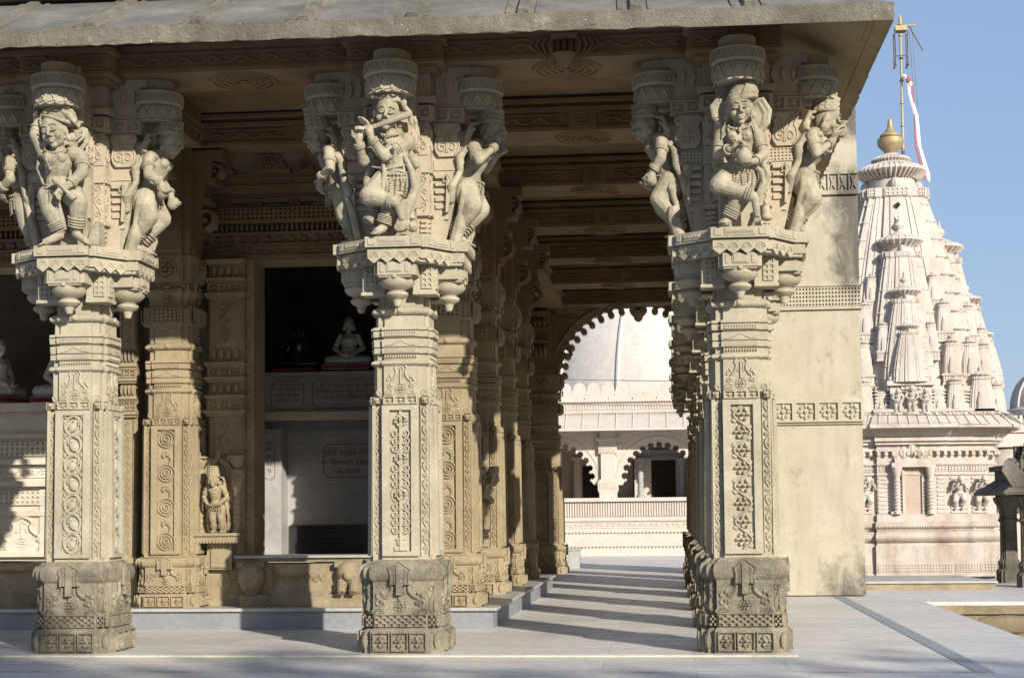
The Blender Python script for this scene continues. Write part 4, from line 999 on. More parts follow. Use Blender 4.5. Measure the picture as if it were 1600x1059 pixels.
def figure_flute():
    r = thing('bracket_statue', 'stone flute player with crown and crossed leg, front of the middle pillar', 'statue')
    g = G(); JG[0] = G(); k = .95/797.
    def q(x, y, d=0): return ((x-545)*k, d, (990-y)*k)
    H = q(548,680,0); Wt = q(566,610,0); C = q(556,525,-.01); Nk = q(540,440,-.03)
    torso(g, H, Wt, C, Nk, .092,.072,.090, False)
    P, R = head(g, q(530,352,-.06), 1.22, .13, .10, .08)
    g.limb(q(548,470,-.01), q(535,400,-.04), .040, .036)
    g.limb(q(470,500,.0), q(440,530,0), .045, .04); g.limb(q(620,480,.0), q(628,500,-.01), .05, .045)
    arm(g, q(455,520,0), q(398,595,-.07), q(388,505,-.14)); arm(g, q(625,495,-.01), q(515,575,-.11), q(455,488,-.15), (.046,.036,.025))
    hand(g, q(388,512,-.14), (.05,-.05,1), (.3,-1,.1), 1.15, .95); hand(g, q(457,492,-.15), (-.25,-.1,1), (-.6,-.5,.2), 1.15, .55)
    leg(g, q(505,690,-.02), q(425,780,-.10), q(555,815,-.12), (.080,.062,.036), False); rings(g, q(425,780,-.10), q(555,815,-.12), (.062,.040), (.84,.92), .010)
    foot(g, q(580,835,-.12), q(600,920,-.10))
    leg(g, q(575,700,.0), q(530,810,-.04), q(488,920,-.03), (.082,.060,.036)); foot(g, q(485,940,-.04), q(450,975,-.12), 1.15)
    for j in range(6):   # pleated cloth over the hip
        z = q(0,655+j*24)[2]; cx = q(572-j*2,0)[0]
        g.tube([(cx+.082*math.cos(a), -.005+.080*math.sin(a), z-.008*math.cos(a*2)) for a in [PI+PI*t/10 for t in range(11)]], .005, 5)
    g.tube([q(500,600,-.075),q(512,660,-.10),q(505,720,-.11),q(500,760,-.11)], [.013,.016,.018,.014], 6)
    g.tube([q(440,620,-.06),q(520,640,-.09),q(620,620,-.08)], .008, 5)
    beads(g, [q(545+50*math.cos(a), 450+16*math.sin(a), -.07-.025*math.sin(a)) for a in [PI*t/10 for t in range(11)]], .007)
    g.tube([q(495,455,-.05),q(530,500,-.10),q(575,455,-.05)], .005, 5); g.ell(q(530,500,-.105), (.013,.01,.015), 8)
    g.ell(q(578,540,-.15), (.022,.014,.022), 8)
    remesh(g, 'body', M['carved'], r, .0055, 1); jewel(r, k, (H, .106, .102))
    g = G(); A = Vector(q(362,466,-.16)); Bp = Vector(q(655,362,-.10)); g.tube([tuple(A), tuple(A.lerp(Bp,.5)), tuple(Bp)], [.012,.015,.022], 12)
    for tt in (.25,.31,.37,.43,.49): g.ell(tuple(A.lerp(Bp,tt)+Vector((0,-.015,.004))), .004, 5)
    g.build('flute', M['carved'], r)
    g = G()      # crown with crest and curls
    g.tube([(q(536,0)[0]+.078*math.cos(a), -.035+.075*math.sin(a), q(0,300)[2]+.020*math.cos(a)+.0) for a in [2*PI*t/22 for t in range(22)]], .009, 5, True)
    g.ell(q(545,268,-.03), (.072,.07,.05), 14)
    for a in range(9): g.ell((q(545,0)[0]+.066*math.cos(PI+a*PI/8), -.04+.066*math.sin(PI+a*PI/8), q(0,268)[2]), (.013,.012,.032), 8)
    g.ell(q(462,255,-.08), (.022,.02,.03), 8); g.ell(q(455,222,-.08), (.013,.013,.022), 8); g.ell(q(440,260,-.07), (.016,.015,.012), 6); g.ell(q(484,268,-.09), (.016,.015,.012), 6)
    g.ell(q(622,245,-.03), .022, 8); g.ell(q(615,285,-.03), (.022,.02,.04), 8); g.tube([q(610,300,-.02),q(640,340,-.01),q(650,400,-.0)], [.02,.024,.012], 6)
    remesh(g, 'crown', M['carved'], r, .006, 1)
    g = G()      # scarf falling at the right and left, backing block
    g.tube([q(610,560,-.06),q(650,650,-.05),q(665,740,-.06),q(630,840,-.08),q(600,900,-.08)], [.014,.022,.030,.034,.026], 8)
    for j in range(4): g.tube([q(600+j*8,800,-.10),q(590+j*14,880,-.11),q(560+j*22,940,-.10)], [.009,.010,.009], 5); g.tube([q(px,py,-.11) for px,py in spiral(575+j*18, 945, 24, 10, j, 1.1, 8)], .007, 5)
    g.tube([q(430,600,.03),q(400,680,.03),q(440,840,.02),q(400,900,0)], [.03,.03,.05,.045], 8); g.tube([q(640,560,.02),q(670,620,.02)], [.045,.02], 8)
    g.ell(q(645,940,-.06), (.034,.034,.036), 12); g.tube([q(645,900,-.05),q(640,860,-.04),q(655,830,-.03)], [.022,.016,.008], 6)
    g.box(q(455,0)[0], q(635,0)[0], .06, .30, 0, .74)
    remesh(g, 'scarf_and_support', M['carved'], r, .008, 1)
    return r
def figure_rod():
    r = thing('bracket_statue', 'stone woman raising one arm and holding a rod, front of the left pillar', 'statue')
    g = G(); JG[0] = G(); k = .95/797.
    def q(x, y, d=0): return ((x-335)*k, d, (990-y)*k)
    H = q(318,690,0); Wt = q(302,615,0); C = q(318,528,-.01); Nk = q(335,450,-.03)
    torso(g, H, Wt, C, Nk, .098,.066,.090)
    P, R = head(g, q(322,382,-.06), 1.26, -.16, .16, -.12)
    g.limb(q(330,480,-.01), q(328,420,-.04), .038, .036)
    g.limb(q(250,485,0), q(232,480,0), .045, .04); g.limb(q(400,490,0), q(440,500,0), .048, .042)
    arm(g, q(232,482,0), q(208,395,-.05), q(215,330,-.02), (.036,.032,.026), False); rings(g, q(208,410,-.05), q(215,330,-.02), (.034,.03), (.2,.5,.8), .009)
    hand(g, q(215,325,-.02), (.1,.0,1), (1,-.2,.1), 1.1, .5)
    arm(g, q(448,510,0), q(462,600,-.05), q(408,672,-.12), (.046,.038,.026)); hand(g, q(408,672,-.12), (-.75,-.2,-.6), (.1,-.6,-.8), 1.15, .8)
    leg(g, q(262,715,-.01), q(278,800,-.07), q(312,900,-.03), (.078,.060,.040)); foot(g, q(318,925,-.03), q(222,985,-.10), 1.1)
    leg(g, q(385,710,-.01), q(440,760,-.08), q(405,895,-.03), (.078,.060,.040)); foot(g, q(398,920,-.03), q(490,985,-.10), 1.1)
    for j in range(3): g.tube([tuple(Vector(H)+Vector((.100*math.cos(a)-.005, .095*math.sin(a), .035-.03*j+.014*math.cos(2*a)))) for a in [2*PI*t/22 for t in range(22)]], .0065, 5, True)
    g.tube([q(240,740,-.07),q(285,760,-.085),q(322,740,-.08)], .006, 5)
    g.tube([q(322,690,-.09),q(330,780,-.08),q(345,900,-.04)], [.014,.018,.02], 6)
    beads(g, [q(330+66*math.cos(a), 468+28*math.sin(a), -.06-.03*math.sin(a)) for a in [PI*t/12 for t in range(13)]], .006)
    g.tube([q(262,470,-.05),q(285,540,-.11),q(302,578,-.10),q(325,545,-.11),q(350,470,-.05)], .007, 5); g.ell(q(302,582,-.10), (.012,.01,.016), 8)
    g.tube([q(390,580,-.03),q(385,630,-.03)], .01, 5)
    remesh(g, 'body', M['carved'], r, .0055, 1); jewel(r, k, (H, .106, .102))
    g = G(); A = Vector(q(338,648,-.16)); Bq = Vector(q(442,758,-.15)); g.tube([tuple(A), tuple(A.lerp(Bq,.12)), tuple(A.lerp(Bq,.3)), tuple(A.lerp(Bq,.7)), tuple(A.lerp(Bq,.88)), tuple(Bq)], [.02,.025,.012,.012,.026,.02], 10)
    g.build('rod', M['carved'], r)
    g = G()
    for j in range(16):
        a = PI*(.02+j/15.*1.05); c = Vector(q(345,330,-.04)); g.tube([tuple(c+Vector((math.cos(a)*.085, -.02, math.sin(a)*.05))), tuple(c+Vector((math.cos(a)*.115+.006, -.035, math.sin(a)*.095))), tuple(c+Vector((math.cos(a)*.095+.012, .02, math.sin(a)*.125)))], [.012,.016,.012], 6)
    g.ell(q(350,300,-.02), (.098,.075,.065), 14)
    g.tube([(q(338,0)[0]+.088*math.cos(a), -.04+.082*math.sin(a), q(0,318)[2]-.026*math.cos(a)) for a in [2*PI*t/22 for t in range(22)]], .013, 6, True)
    for j in range(4): g.tube([q(375+j*14,275+j*6,-.09),q(410+j*10,315+j*8,-.08),q(455-j*2,350+j*3,-.03)], .009, 5)
    remesh(g, 'turban', M['carved'], r, .006, 1)
    g = G()
    g.tube([q(445,385,-.02),q(480,360,-.0),q(478,430,.0),q(440,470,.0),q(405,460,-.02)], [.008,.014,.018,.018,.012], 6); g.ell(q(415,410,-.05), (.026,.02,.03), 8); g.tube([q(438,440,-.04),q(470,410,-.03),q(470,370,-.02)], .01, 5)
    g.tube([q(200,480,.02),q(195,560,.02),q(240,680,.02)], [.008,.014,.02], 6); g.box(q(235,0)[0], q(440,0)[0], .05, .30, 0, .76)
    for j in range(6): g.box(q(445+j*10,0)[0], q(520,0)[0], -.02+j*.004, .12, q(0,985-j*24)[2], q(0,985-j*24)[2]+.020)
    remesh(g, 'drape_and_support', M['carved'], r, .008, 1)
    return r

def figure_side(kind):
    """figures on the side brackets; built facing -Y, turned to face outward"""
    r = thing('bracket_statue', '-', 'statue')
    g = G(); JG[0] = G(); H = (0,-.02,.36); Wt = (0,-.02,.46); C = (0,-.04,.575); Nk = (0,-.05,.665)
    torso(g, H, Wt, C, Nk, .092,.066,.088, kind != 'calm')
    P, R = head(g, (0,-.095,.735), 1.22, 0, .22 if kind != 'calm' else .05, 0)
    g.limb((0,-.045,.63), (0,-.075,.70), .036, .034)
    for s in (-1, 1): g.limb((s*.06,-.03,.635), (s*.115,-.02,.615), .045, .042)
    if kind == 'calm':
        for s in (-1, 1):
            arm(g, (s*.12,-.02,.61), (s*.165,-.03,.49), (s*.12,-.12,.44)); hand(g, (s*.12,-.12,.44), (-s*.5,-.3,-.6), (-s,0,0), 1.0, .6)
            leg(g, (s*.055,-.01,.34), (s*.06,-.03,.20), (s*.055,.0,.06), (.074,.052,.034)); foot(g, (s*.055,.0,.035), (s*.065,-.10,.012), 1.1)
    else:
        if kind == 'cup':
            arm(g, (.12,-.02,.61), (.165,-.07,.50), (.08,-.16,.58)); hand(g, (.08,-.16,.58), (-.3,-.1,1), (-.4,-1,0), 1.1, .6)
            arm(g, (-.12,-.02,.61), (-.165,-.07,.49), (-.08,-.16,.58)); hand(g, (-.08,-.16,.58), (.3,-.1,1), (.4,-1,0), 1.1, .6)
            g.lathe([(.006,-.045),(.03,-.04),(.042,-.01),(.03,.02),(.018,.03),(.036,.05),(.036,.056)], (0,-.205,.665), 14)
        elif kind == 'music':
            arm(g, (.12,-.02,.61), (.18,-.09,.53), (.095,-.16,.64)); hand(g, (.095,-.16,.64), (-.2,.0,1), (-1,-.3,0), 1.1, .6)
            arm(g, (-.12,-.02,.61), (-.18,-.09,.51), (-.09,-.16,.62)); hand(g, (-.09,-.16,.62), (.2,.0,1), (1,-.3,0), 1.1, .6)
            g.tube([(0,-.16,.69),(0,-.19,.65),(0,-.21,.59)], [.010,.014,.03], 10)
        else:
            arm(g, (.12,-.02,.61), (.17,-.05,.49), (.15,-.12,.42)); hand(g, (.15,-.12,.42), (0,-.4,-1), (0,-1,.3), 1.1, .9); g.ell((.15,-.15,.36), .042, 12)
            arm(g, (-.12,-.02,.61), (-.17,-.06,.49), (-.12,-.13,.45)); hand(g, (-.12,-.13,.45), (0,-.6,-1), (0,-1,.3), 1.1, .9); g.ell((-.10,-.16,.38), .038, 12)
        leg(g, (.06,-.02,.35), (.085,-.12,.24), (.06,-.02,.08), (.080,.062,.038)); foot(g, (.06,-.02,.045), (.07,-.12,.015), 1.15)
        leg(g, (-.06,-.02,.35), (-.10,-.10,.22), (-.06,-.0,.07), (.080,.062,.038)); foot(g, (-.06,.0,.045), (-.075,-.10,.015), 1.15)
    for j in range(3): g.tube([(.100*math.cos(a), -.02+.09*math.sin(a), .385-.03*j) for a in [2*PI*t/20 for t in range(20)]], .0065, 5, True)
    beads(g, [(.065*math.cos(a), -.085-.035*math.sin(a), .625-.035*math.sin(a)) for a in [PI*t/10 for t in range(11)]], .007)
    remesh(g, 'body', M['carved'], r, .0065, 1); jewel(r, 1, ((0,-.02,.385), .104, .098))
    g = G(); tall = .09 if kind != 'calm' else .14
    for j in range(4 if kind == 'calm' else 3):
        rr = .078-.004*j; z = .785+.03*j
        g.tube([(rr*math.cos(a), -.075+rr*math.sin(a), z) for a in [2*PI*t/22 for t in range(22)]], .015, 6, True)
        for q in range(14): g.ell(((rr+.012)*math.cos(2*PI*q/14), -.075+(rr+.012)*math.sin(2*PI*q/14), z+.012), .008, 5)
    g.lathe([(.07,0),(.078,.02),(.07,.06),(.072,tall-.01),(.085,tall),(.06,tall+.01)], (0,-.075,.775), 20)
    remesh(g, 'crown', M['carved'], r, .0065, 1)
    g = G()
    for s in (-1, 1):
        g.tube([(s*.07,-.02,.77),(s*.11,.02,.76),(s*.12,.03,.68),(s*.10,.02,.62),(s*.14,.05,.54),(s*.12,.03,.45),(s*.15,.06,.36),(s*.11,.05,.26)], [.010,.018,.028,.018,.03,.022,.032,.02], 8)
        for j in range(6): g.ell((s*.13,-.0+.01*j,.72-.07*j), (.022,.02,.012), 6)
        if kind != 'calm': g.tube([(s*.10,.0,.40),(s*.14,-.03,.30),(s*.11,-.02,.14)], [.02,.03,.014], 6)
        else: g.tube([(s*.12,.02,.42),(s*.15,.05,.22),(s*.13,.05,.02)], [.016,.03,.035], 6)
    g.box(-.10,.10,.03,.26,0,.72)
    if kind != 'calm': g.tube([(.125,-.05,.0),(.13,-.06,.10),(.12,-.05,.19)], [.045,.05,.03], 8); g.tube([(-.13,-.03,.0),(-.13,-.04,.09),(-.12,-.03,.17)], [.04,.045,.03], 8)
    remesh(g, 'drape_and_support', M['carved'], r, .008, 1)
    return r
def put(r, X, Y, z, rz, label, ln=.17):
    r.location = (X, Y, z); r.scale = (1.1,1.05,1.075) if abs(rz) < .1 else (1.12,1.10,1.11); r.rotation_euler = (0,0,rz); r['label'] = label; r['group'] = 'bracket statues on the pillars'
SG = []
fr, ff, fj = figure_rod(), figure_flute(), figure_jug()
for r in (fr, ff, fj): lean(r, .16)
put(fr, -B-.0, -.375, ZT, 0, 'stone woman raising one arm and holding a rod, front of the left pillar')
put(ff, 0, -.375, ZT, 0, 'stone flute player with crown and crossed leg, front of the middle pillar')
put(fj, B, -.375, ZT, 0, 'stone woman with crossed legs holding a jug, front of the right pillar')
SD = {k: figure_side(k) for k in ('ball', 'calm', 'cup', 'music')}
for r in SD.values(): lean(r, .22)
side = [('ball', -1, 1, 'crowned statue in profile holding balls, right side of the left pillar'),
        ('calm', -1, -1, 'crowned statue cut by the left edge of the photo, left side of the left pillar'),
        ('calm', 0, -1, 'calm upright statue in profile, left side of the middle pillar'),
        ('music', 0, 1, 'statue in profile playing a horn with bent knees, right side of the middle pillar'),
        ('ball', 1, -1, 'shaded statue leaning into the passage, left side of the right pillar'),
        ('cup', 1, 1, 'statue in profile lifting a cup to its mouth, right side of the right pillar')]
used = set()
for kind, ip, sd, l in side:
    o = SD[kind] if kind not in used else copy_tree(SD[kind]); used.add(kind)
    put(o, ip*B + sd*.345, 0, ZT, (PI/2 if sd > 0 else -PI/2), l)
# niche with a small standing figure
NI = thing('wall_niche', 'small carved wall niche with columns, arched canopy and shelf beside the shrine opening', 'niche', (-2.02,2.34,.79))
def niche_parts(NI):
    g = G(); g.box(-.22,.22,-.22,.0,-.01,.015); g.box(-.20,.20,-.20,.0,-.055,-.01); 
    for k in range(14): g.ell((-.19+.029*k,-.20,-.06), (.014,.012,.016), 6)
    g.build('shelf', M['inner'], NI)
    g = G(); g.box(-.11,.11,-.08,.0,-.30,-.055); g.box(-.07,.07,-.10,.0,-.28,-.06); g.build('pedestal', M['inner'], NI)
    for s in (-1, 1):
        g = G(); g.lathe([(.035,.015),(.035,.04)]+[(.026+.008*(j % 2), .05+j*.022) for j in range(15)]+[(.045,.40),(.05,.42),(.05,.50),(.06,.51),(.06,.56),(.03,.57),(.05,.60),(.062,.64),(.065,.66)], (s*.165,-.11,0), 14); 
        for k in range(10): g.ell((s*.165+.052*math.cos(2*PI*k/10),-.11+.052*math.sin(2*PI*k/10),.49), (.012,.012,.03), 5)
        g.box(s*.165-.07,s*.165+.07,-.18,.0,.655,.675); g.build('colonnette', M['inner'], NI)
    g = G(); pts = [(.12*math.cos(a)*(1-.0*a), .50+.14*math.sin(a)**1.0+(.04 if abs(a-PI/2)<.1 else 0)) for a in [PI*t/12 for t in range(13)]]
    g.tube([(x,-.10,z) for x, z in pts], .016, 6); g.tube([(x*.8,-.10,z-.02) for x, z in pts], .010, 6); g.ell((0,-.10,.70), (.02,.02,.03), 8); g.box(-.20,.20,-.04,.0,.0,.66); g.box(-.2,.2,-.09,.0,.62,.66)
    g.build('canopy', M['inner'], NI)
niche_parts(NI)
NS = copy_tree(SD['calm']); NS.location = (-2.02,2.23,.805); NS.scale = (.62,.62,.62); NS.rotation_euler = (0,0,0); del NS['group']; NS['label'] = 'small standing stone figure inside the wall niche beside the shrine opening'; NS.name = 'niche_statue'
for c in kids(NS): c.data = c.data.copy(); c.data.materials.clear(); c.data.materials.append(M['inner'])
N2 = thing('wall_niche', 'small carved wall niche with figure on the shaded left side of the passage', 'niche', (-.02,3.25,.79), PI/2); niche_parts(N2)
NS2 = copy_tree(NS); NS2.location = (.09,3.25,.805); NS2.rotation_euler = (0,0,PI/2); NS2['label'] = 'small standing stone figure in the niche on the left side of the passage'

# ------------------------------------------------------------------ shrine furniture
def idol(mat, label, loc, s, cush, crown=False):
    r = thing('seated_idol', label, 'idol', loc); r.scale = (s,s,s)
    g = G(); g.tube([(0,.02,.10),(0,.02,.18),(0,.015,.27),(0,.02,.36),(0,.02,.43),(0,.015,.47)], [.13,.125,.105,.135,.085,.042], 16)
    P, R = head(g, (0,-.0,.56), 1.15)
    g.ell((0,.015,.615), (.066,.07,.05), 14); g.ell((0,.015,.665), (.032,.032,.025), 10)
    for k in range(40): a = k*2.4; rr = .07*math.sqrt(k/40.); g.ell((rr*math.cos(a), .015+rr*math.sin(a)*.9, .60+.062*math.sqrt(max(0,1-(rr/.075)**2))), .011, 5)
    for s2 in (-1, 1):
        g.ell((s2*.075,-.0,.53), (.013,.018,.05), 8)
        g.limb((s2*.12,.02,.41), (s2*.20,.0,.24), .045, .036); g.limb((s2*.20,.0,.24), (s2*.05,-.16,.14), .037, .028)
        g.limb((s2*.08,.02,.08), (s2*.27,-.08,.065), .085, .068, 12); g.limb((s2*.27,-.08,.065), (-s2*.02,-.19,.06), .062, .042, 12)
    hand(g, (.06,-.155,.135), (-1,-.15,0), (0,0,1), 1.4, .15); hand(g, (-.06,-.16,.12), (1,-.15,0), (0,0,1), 1.4, .15)
    g.ell((0,-.12,.10), (.12,.09,.04), 12)
    remesh(g, 'body', mat, r, .009, 2)
    g = G(); g.prism([(-.32,-.24),(.32,-.24),(.30,.14),(-.30,.14)], -.075, -.045); g.prism([(-.33,-.25),(.33,-.25),(.31,.14),(-.31,.14)], -.045, .0); g.build('pedestal', M['marble'] if cush else M['darkslab'], r, False)
    g = G(); g.box(-.335,.335,-.258,-.2505,-.058,-.012); g.build('red_hem', M['red'], r, False)
    g = G(); g.box(-.035,.035,-.268,-.2585,-.06,-.015); g.build('blue_tile', M['blue'], r, False)
    return r
idol(M['idolwhite'], 'white marble seated idol with red hem behind the middle shrine opening', (-1.33,4.45,2.44), .72, True)
idol(M['idolblack'], 'black seated idol in the dark left of the white one in the shrine', (-1.87,4.55,2.43), .66, False)
o = idol(M['idolwhite'], 'white seated idol seen from the side at the left edge of the photo', (-4.88,4.2,2.16), .90, True); o.rotation_euler = (0,0,1.2)
o = copy_tree(o); o.location = (-4.25,4.35,2.16); o['label'] = 'white seated idol facing front, half hidden behind the left pillar'; o.rotation_euler = (0,0,.2)

# marble altar of the middle shrine
AL = thing('marble_altar', 'grey white marble altar front with red lettered tablets inside the middle shrine', 'altar', (-.186,1.12,-.096)); AL.scale = (1.1,1.1,1.1)
g = G(); g.box(-2.05,-.16,2.98,3.0,.27,1.80); g.box(-1.82,-1.60,2.74,2.979,.58,1.72); g.box(-1.84,-1.58,2.71,2.979,.40,.60); g.build('lower_panels', M['marble'], AL, False)
g = G(); g.box(-1.58,-.16,2.955,2.979,.60,.86); g.build('black_slab', M['darkslab'], AL, False)
g = G(); g.box(-2.05,-.16,2.60,2.9545,.27,.60) ; g.build('step', M['marble'], AL, False)
g = G(); g.box(-2.05,-.16,2.90,3.02,1.72,1.80); g.build('grey_band', M['greymarble'], AL, False)
g = G(); g.box(-2.05,-.16,2.80,3.02,1.8005,1.85); g.box(-2.05,-.16,2.77,3.02,1.8505,1.875); g.build('ledge', M['white_old'], AL, False)
g = G(); g.box(-2.05,-.16,2.88,3.0,1.8755,2.20); g.build('upper_panels', M['marble'], AL, False)
g = G(); g.box(-2.05,-.16,2.80,4.2,2.2005,2.235); g.box(-1.41,-1.385,2.87,2.8795,1.89,2.2); g.build('idol_shelf', M['marble'], AL, False)
def text(s, size, F, u, v, name, parent, h=.002):
    c = bpy.data.curves.new('t', 'FONT'); c.body = s; c.size = size; c.align_x = 'CENTER'; c.extrude = .0008; o = bpy.data.objects.new('t', c); COL.objects.link(o)
    bpy.context.view_layer.update(); me = bpy.data.meshes.new_from_object(o.evaluated_get(bpy.context.evaluated_depsgraph_get())); bpy.data.objects.remove(o)
    for p in me.vertices: p.co = Vector(F.p(u+p.co.x, v+p.co.y, h+p.co.z))
    me.materials.clear(); me.materials.append(M['letter']); me.name = name; q = bpy.data.objects.new(name, me); COL.objects.link(q); q.parent = parent; return q
def cartouche(F, u0, u1, v0, v1, parent, c=.02):
    g = G(); pts = [(u0+c,v0),(u1-c,v0),(u1-c,v0+c*.6),(u1,v0+c),(u1,v1-c),(u1-c,v1-c*.6),(u1-c,v1),(u0+c,v1),(u0+c,v1-c*.6),(u0,v1-c),(u0,v0+c),(u0+c,v0+c*.6)]
    ftube(g, F, pts, .0028, .001, 4, True); g.build('tablet_border', M['letter'], parent)
F = Face((0,2.98,0),(1,0,0)); cartouche(F, -1.27, -.80, 1.29, 1.59, AL, .035)
text('શીમે સાણા વાલા', .078, F, -1.035, 1.49, 'lettering', AL)
text('શા ઘેલાભાઇ કરમચંદ•', .066, F, -1.035, 1.405, 'lettering', AL); gs = G(); ftube(gs, F, [(-1.262,1.478),(-1.235,1.500)], .0035, .003, 4); gs.build('lettering_stroke', M['letter'], AL); text('સ.૧૯૭૧', .066, F, -1.035, 1.325, 'lettering', AL)
F = Face((0,2.88,0),(1,0,0)); cartouche(F, -1.35, -.50, 1.91, 2.17, AL, .03)
for j, s in enumerate(['શા ધરમચંદ હેમચંદ ભાઇ શી પેથાપુર', 'વાલાએ ઓશવાલ જાતના બીજા મેસાણા', 'વન ૧૯૭૧ નાવૈશાખ સુદ ૩૦ ને વાર']): text(s, .056, F, -.925, 2.10-j*.052, 'lettering', AL)
cartouche(F, -1.73, -1.43, 1.91, 2.17, AL, .03)
for j, s in enumerate(['શા ધરમચંદ ભાઇ', 'શી પેથાપુર', 'વાલા હેમચંદ', 'સંવત ૧૯૭૧']): text(s, .048, F, -1.58, 2.115-j*.048, 'lettering', AL)
F = Face((0,2.74,0),(1,0,0)); cartouche(F, -1.76, -1.66, 1.27, 1.60, AL, .02)
for j, c_ in enumerate(['શી', 'શા.', '૧૯', 'સ']): text(c_, .052, F, -1.71, 1.53-j*.065, 'lettering', AL)
# old painted altar of the left shrine
LA = thing('painted_altar', 'yellowed white banded altar catching the sun behind the left pillar', 'altar', (-.15,.85,-.06)); LA.scale = (1.08,1.08,1.08)
g = G(); F = Face((0,2.9,0),(1,0,0)); g.box(-6.5,-2.75,2.9,4.6,.178,1.93); 
for z0, z1, d in ((.58,.62,.06),(.95,1.0,.03),(1.22,1.27,.08),(1.42,1.47,.07),(1.66,1.70,.08),(1.90,1.98,.12)): fbox(g, F, -6.5,-3.0,z0,z1,d)
F2 = Face((0,2.895,0),(1,0,0)); fpits(g, F2, -6.0,-3.1,1.05,1.18,60,3,.02,'diamond',.36); fpits(g, F2, -6.0,-3.1,1.50,1.63,60,3,.02,'diamond',.36)
for x in (-3.35,-4.05,-4.75): bell(g, F, x, .64, .93, .5, .012); curl_band(g, F, x-.25, x+.25, 1.31, 1.39)
for x in (-3.15,-3.85,-4.6): fbox(g, F, x-.03, x+.03, .62, 1.22, .02)
g.build('altar_front', M['white_old'], LA)
LS = thing('stone_step', 'low carved stone step with rounded drums below the left altar', 'step', (0,0,0))
g = G(); g.box(-6.5,-2.97,2.1,2.89,.178,.50); g.box(-6.5,-2.97,2.05,2.89,.5005,.56)
for x in (-3.3,-4.2): g.lathe([(.30,0),(.31,.03),(.27,.08),(.28,.12),(.22,.15),(.22,.30),(.25,.35)], (x,2.12,.178), 28, 1, .5)
g.build('drum_step', M['plinthstone'], LS)
# ------------------------------------------------------------------ white spired temple at the right
M['towerstone'] = stone('pinkish_white_painted_stone', (.57,.52,.465), (.30,.23,.17), .65, .06, .25, 50, patches=((.42,.33,.27), .4, .9, .60), streak=True)
M['towerbase'] = stone('rust_streaked_white_stone', (.55,.49,.43), (.25,.16,.11), .75, .10, .3, 50, streak=True)
M['gold'] = flat('gilded_brass', (.42,.33,.18), .6, .45)
M['brass'] = flat('pale_brass_pole', (.42,.35,.20), .6, .2)
M['clothw'] = flat('white_flag_cloth', (.75,.73,.72), .9)
M['clothr'] = flat('red_flag_cloth', (.40,.12,.12), .9)
M['dark'] = stone('soot_dark_carved_stone', (.18,.165,.14), (.05,.048,.042), .7, .35, .9, 40, bd=.02, spots=((.2,.19,.17), 20, .68))
M['silver'] = stone('dull_silver_grey_shaft', (.38,.39,.40), (.10,.10,.10), .7, .2, .4, 40)
M['void'] = flat('painted_opening_shade', (.02,.015,.012), .9)  # flat near-black panels; the darkness inside openings is put into the colour
TX, TY = 6.97, 25.0
def plan(a, z, cx=0, cy=0):
    q = [(.36*a,-a),(.36*a,-.955*a),(.60*a,-.955*a),(.60*a,-.90*a),(.80*a,-.90*a),(.80*a,-.80*a),(.90*a,-.80*a),(.90*a,-.60*a),(.955*a,-.60*a),(.955*a,-.36*a),(a,-.36*a)]
    pts = []
    for k in range(4):
        c, sn = [(1,0),(0,1),(-1,0),(0,-1)][k]; pts += [(cx+x*c-y*sn, cy+x*sn+y*c, z) for x, y in q]
    return pts
def finial(g, cx, cy, z, s):
    g.lathe([(.10,0),(.30,.02),(.34,.10),(.30,.17),(.16,.22),(.12,.30),(.20,.34),(.19,.40),(.10,.42),(.09,.48),(.20,.56),(.24,.68),(.20,.80),(.08,.88),(.10,.93),(.05,.98),(.045,1.08),(.015,1.22)][0:], (cx,cy,z), 14) if s == 1 else g.lathe([(r*s, zz*s) for r, zz in [(.10,0),(.34,.04),(.36,.12),(.30,.18),(.14,.24),(.12,.30),(.20,.38),(.25,.50),(.20,.62),(.08,.70),(.11,.76),(.05,.82),(.045,.92),(.012,1.06)]], (cx,cy,z), 14)
def amalaka(g, cx, cy, z, r, n=28):
    g.lathe([(r*.62,-r*.30),(r*.70,-r*.18),(r*.93,-r*.05),(r,.0),(r*.96,r*.07),(r*.78,r*.16),(r*.5,r*.30),(r*.42,r*.36)], (cx,cy,z), n)
    for k in range(n):
        a = 2*PI*k/n; g.tube([(cx+r*rr*math.cos(a), cy+r*rr*math.sin(a), z+r*zz) for rr, zz in ((.72,-.22),(.90,-.10),(1.0,-.01),(.93,.08),(.76,.17))], r*.042, 4)
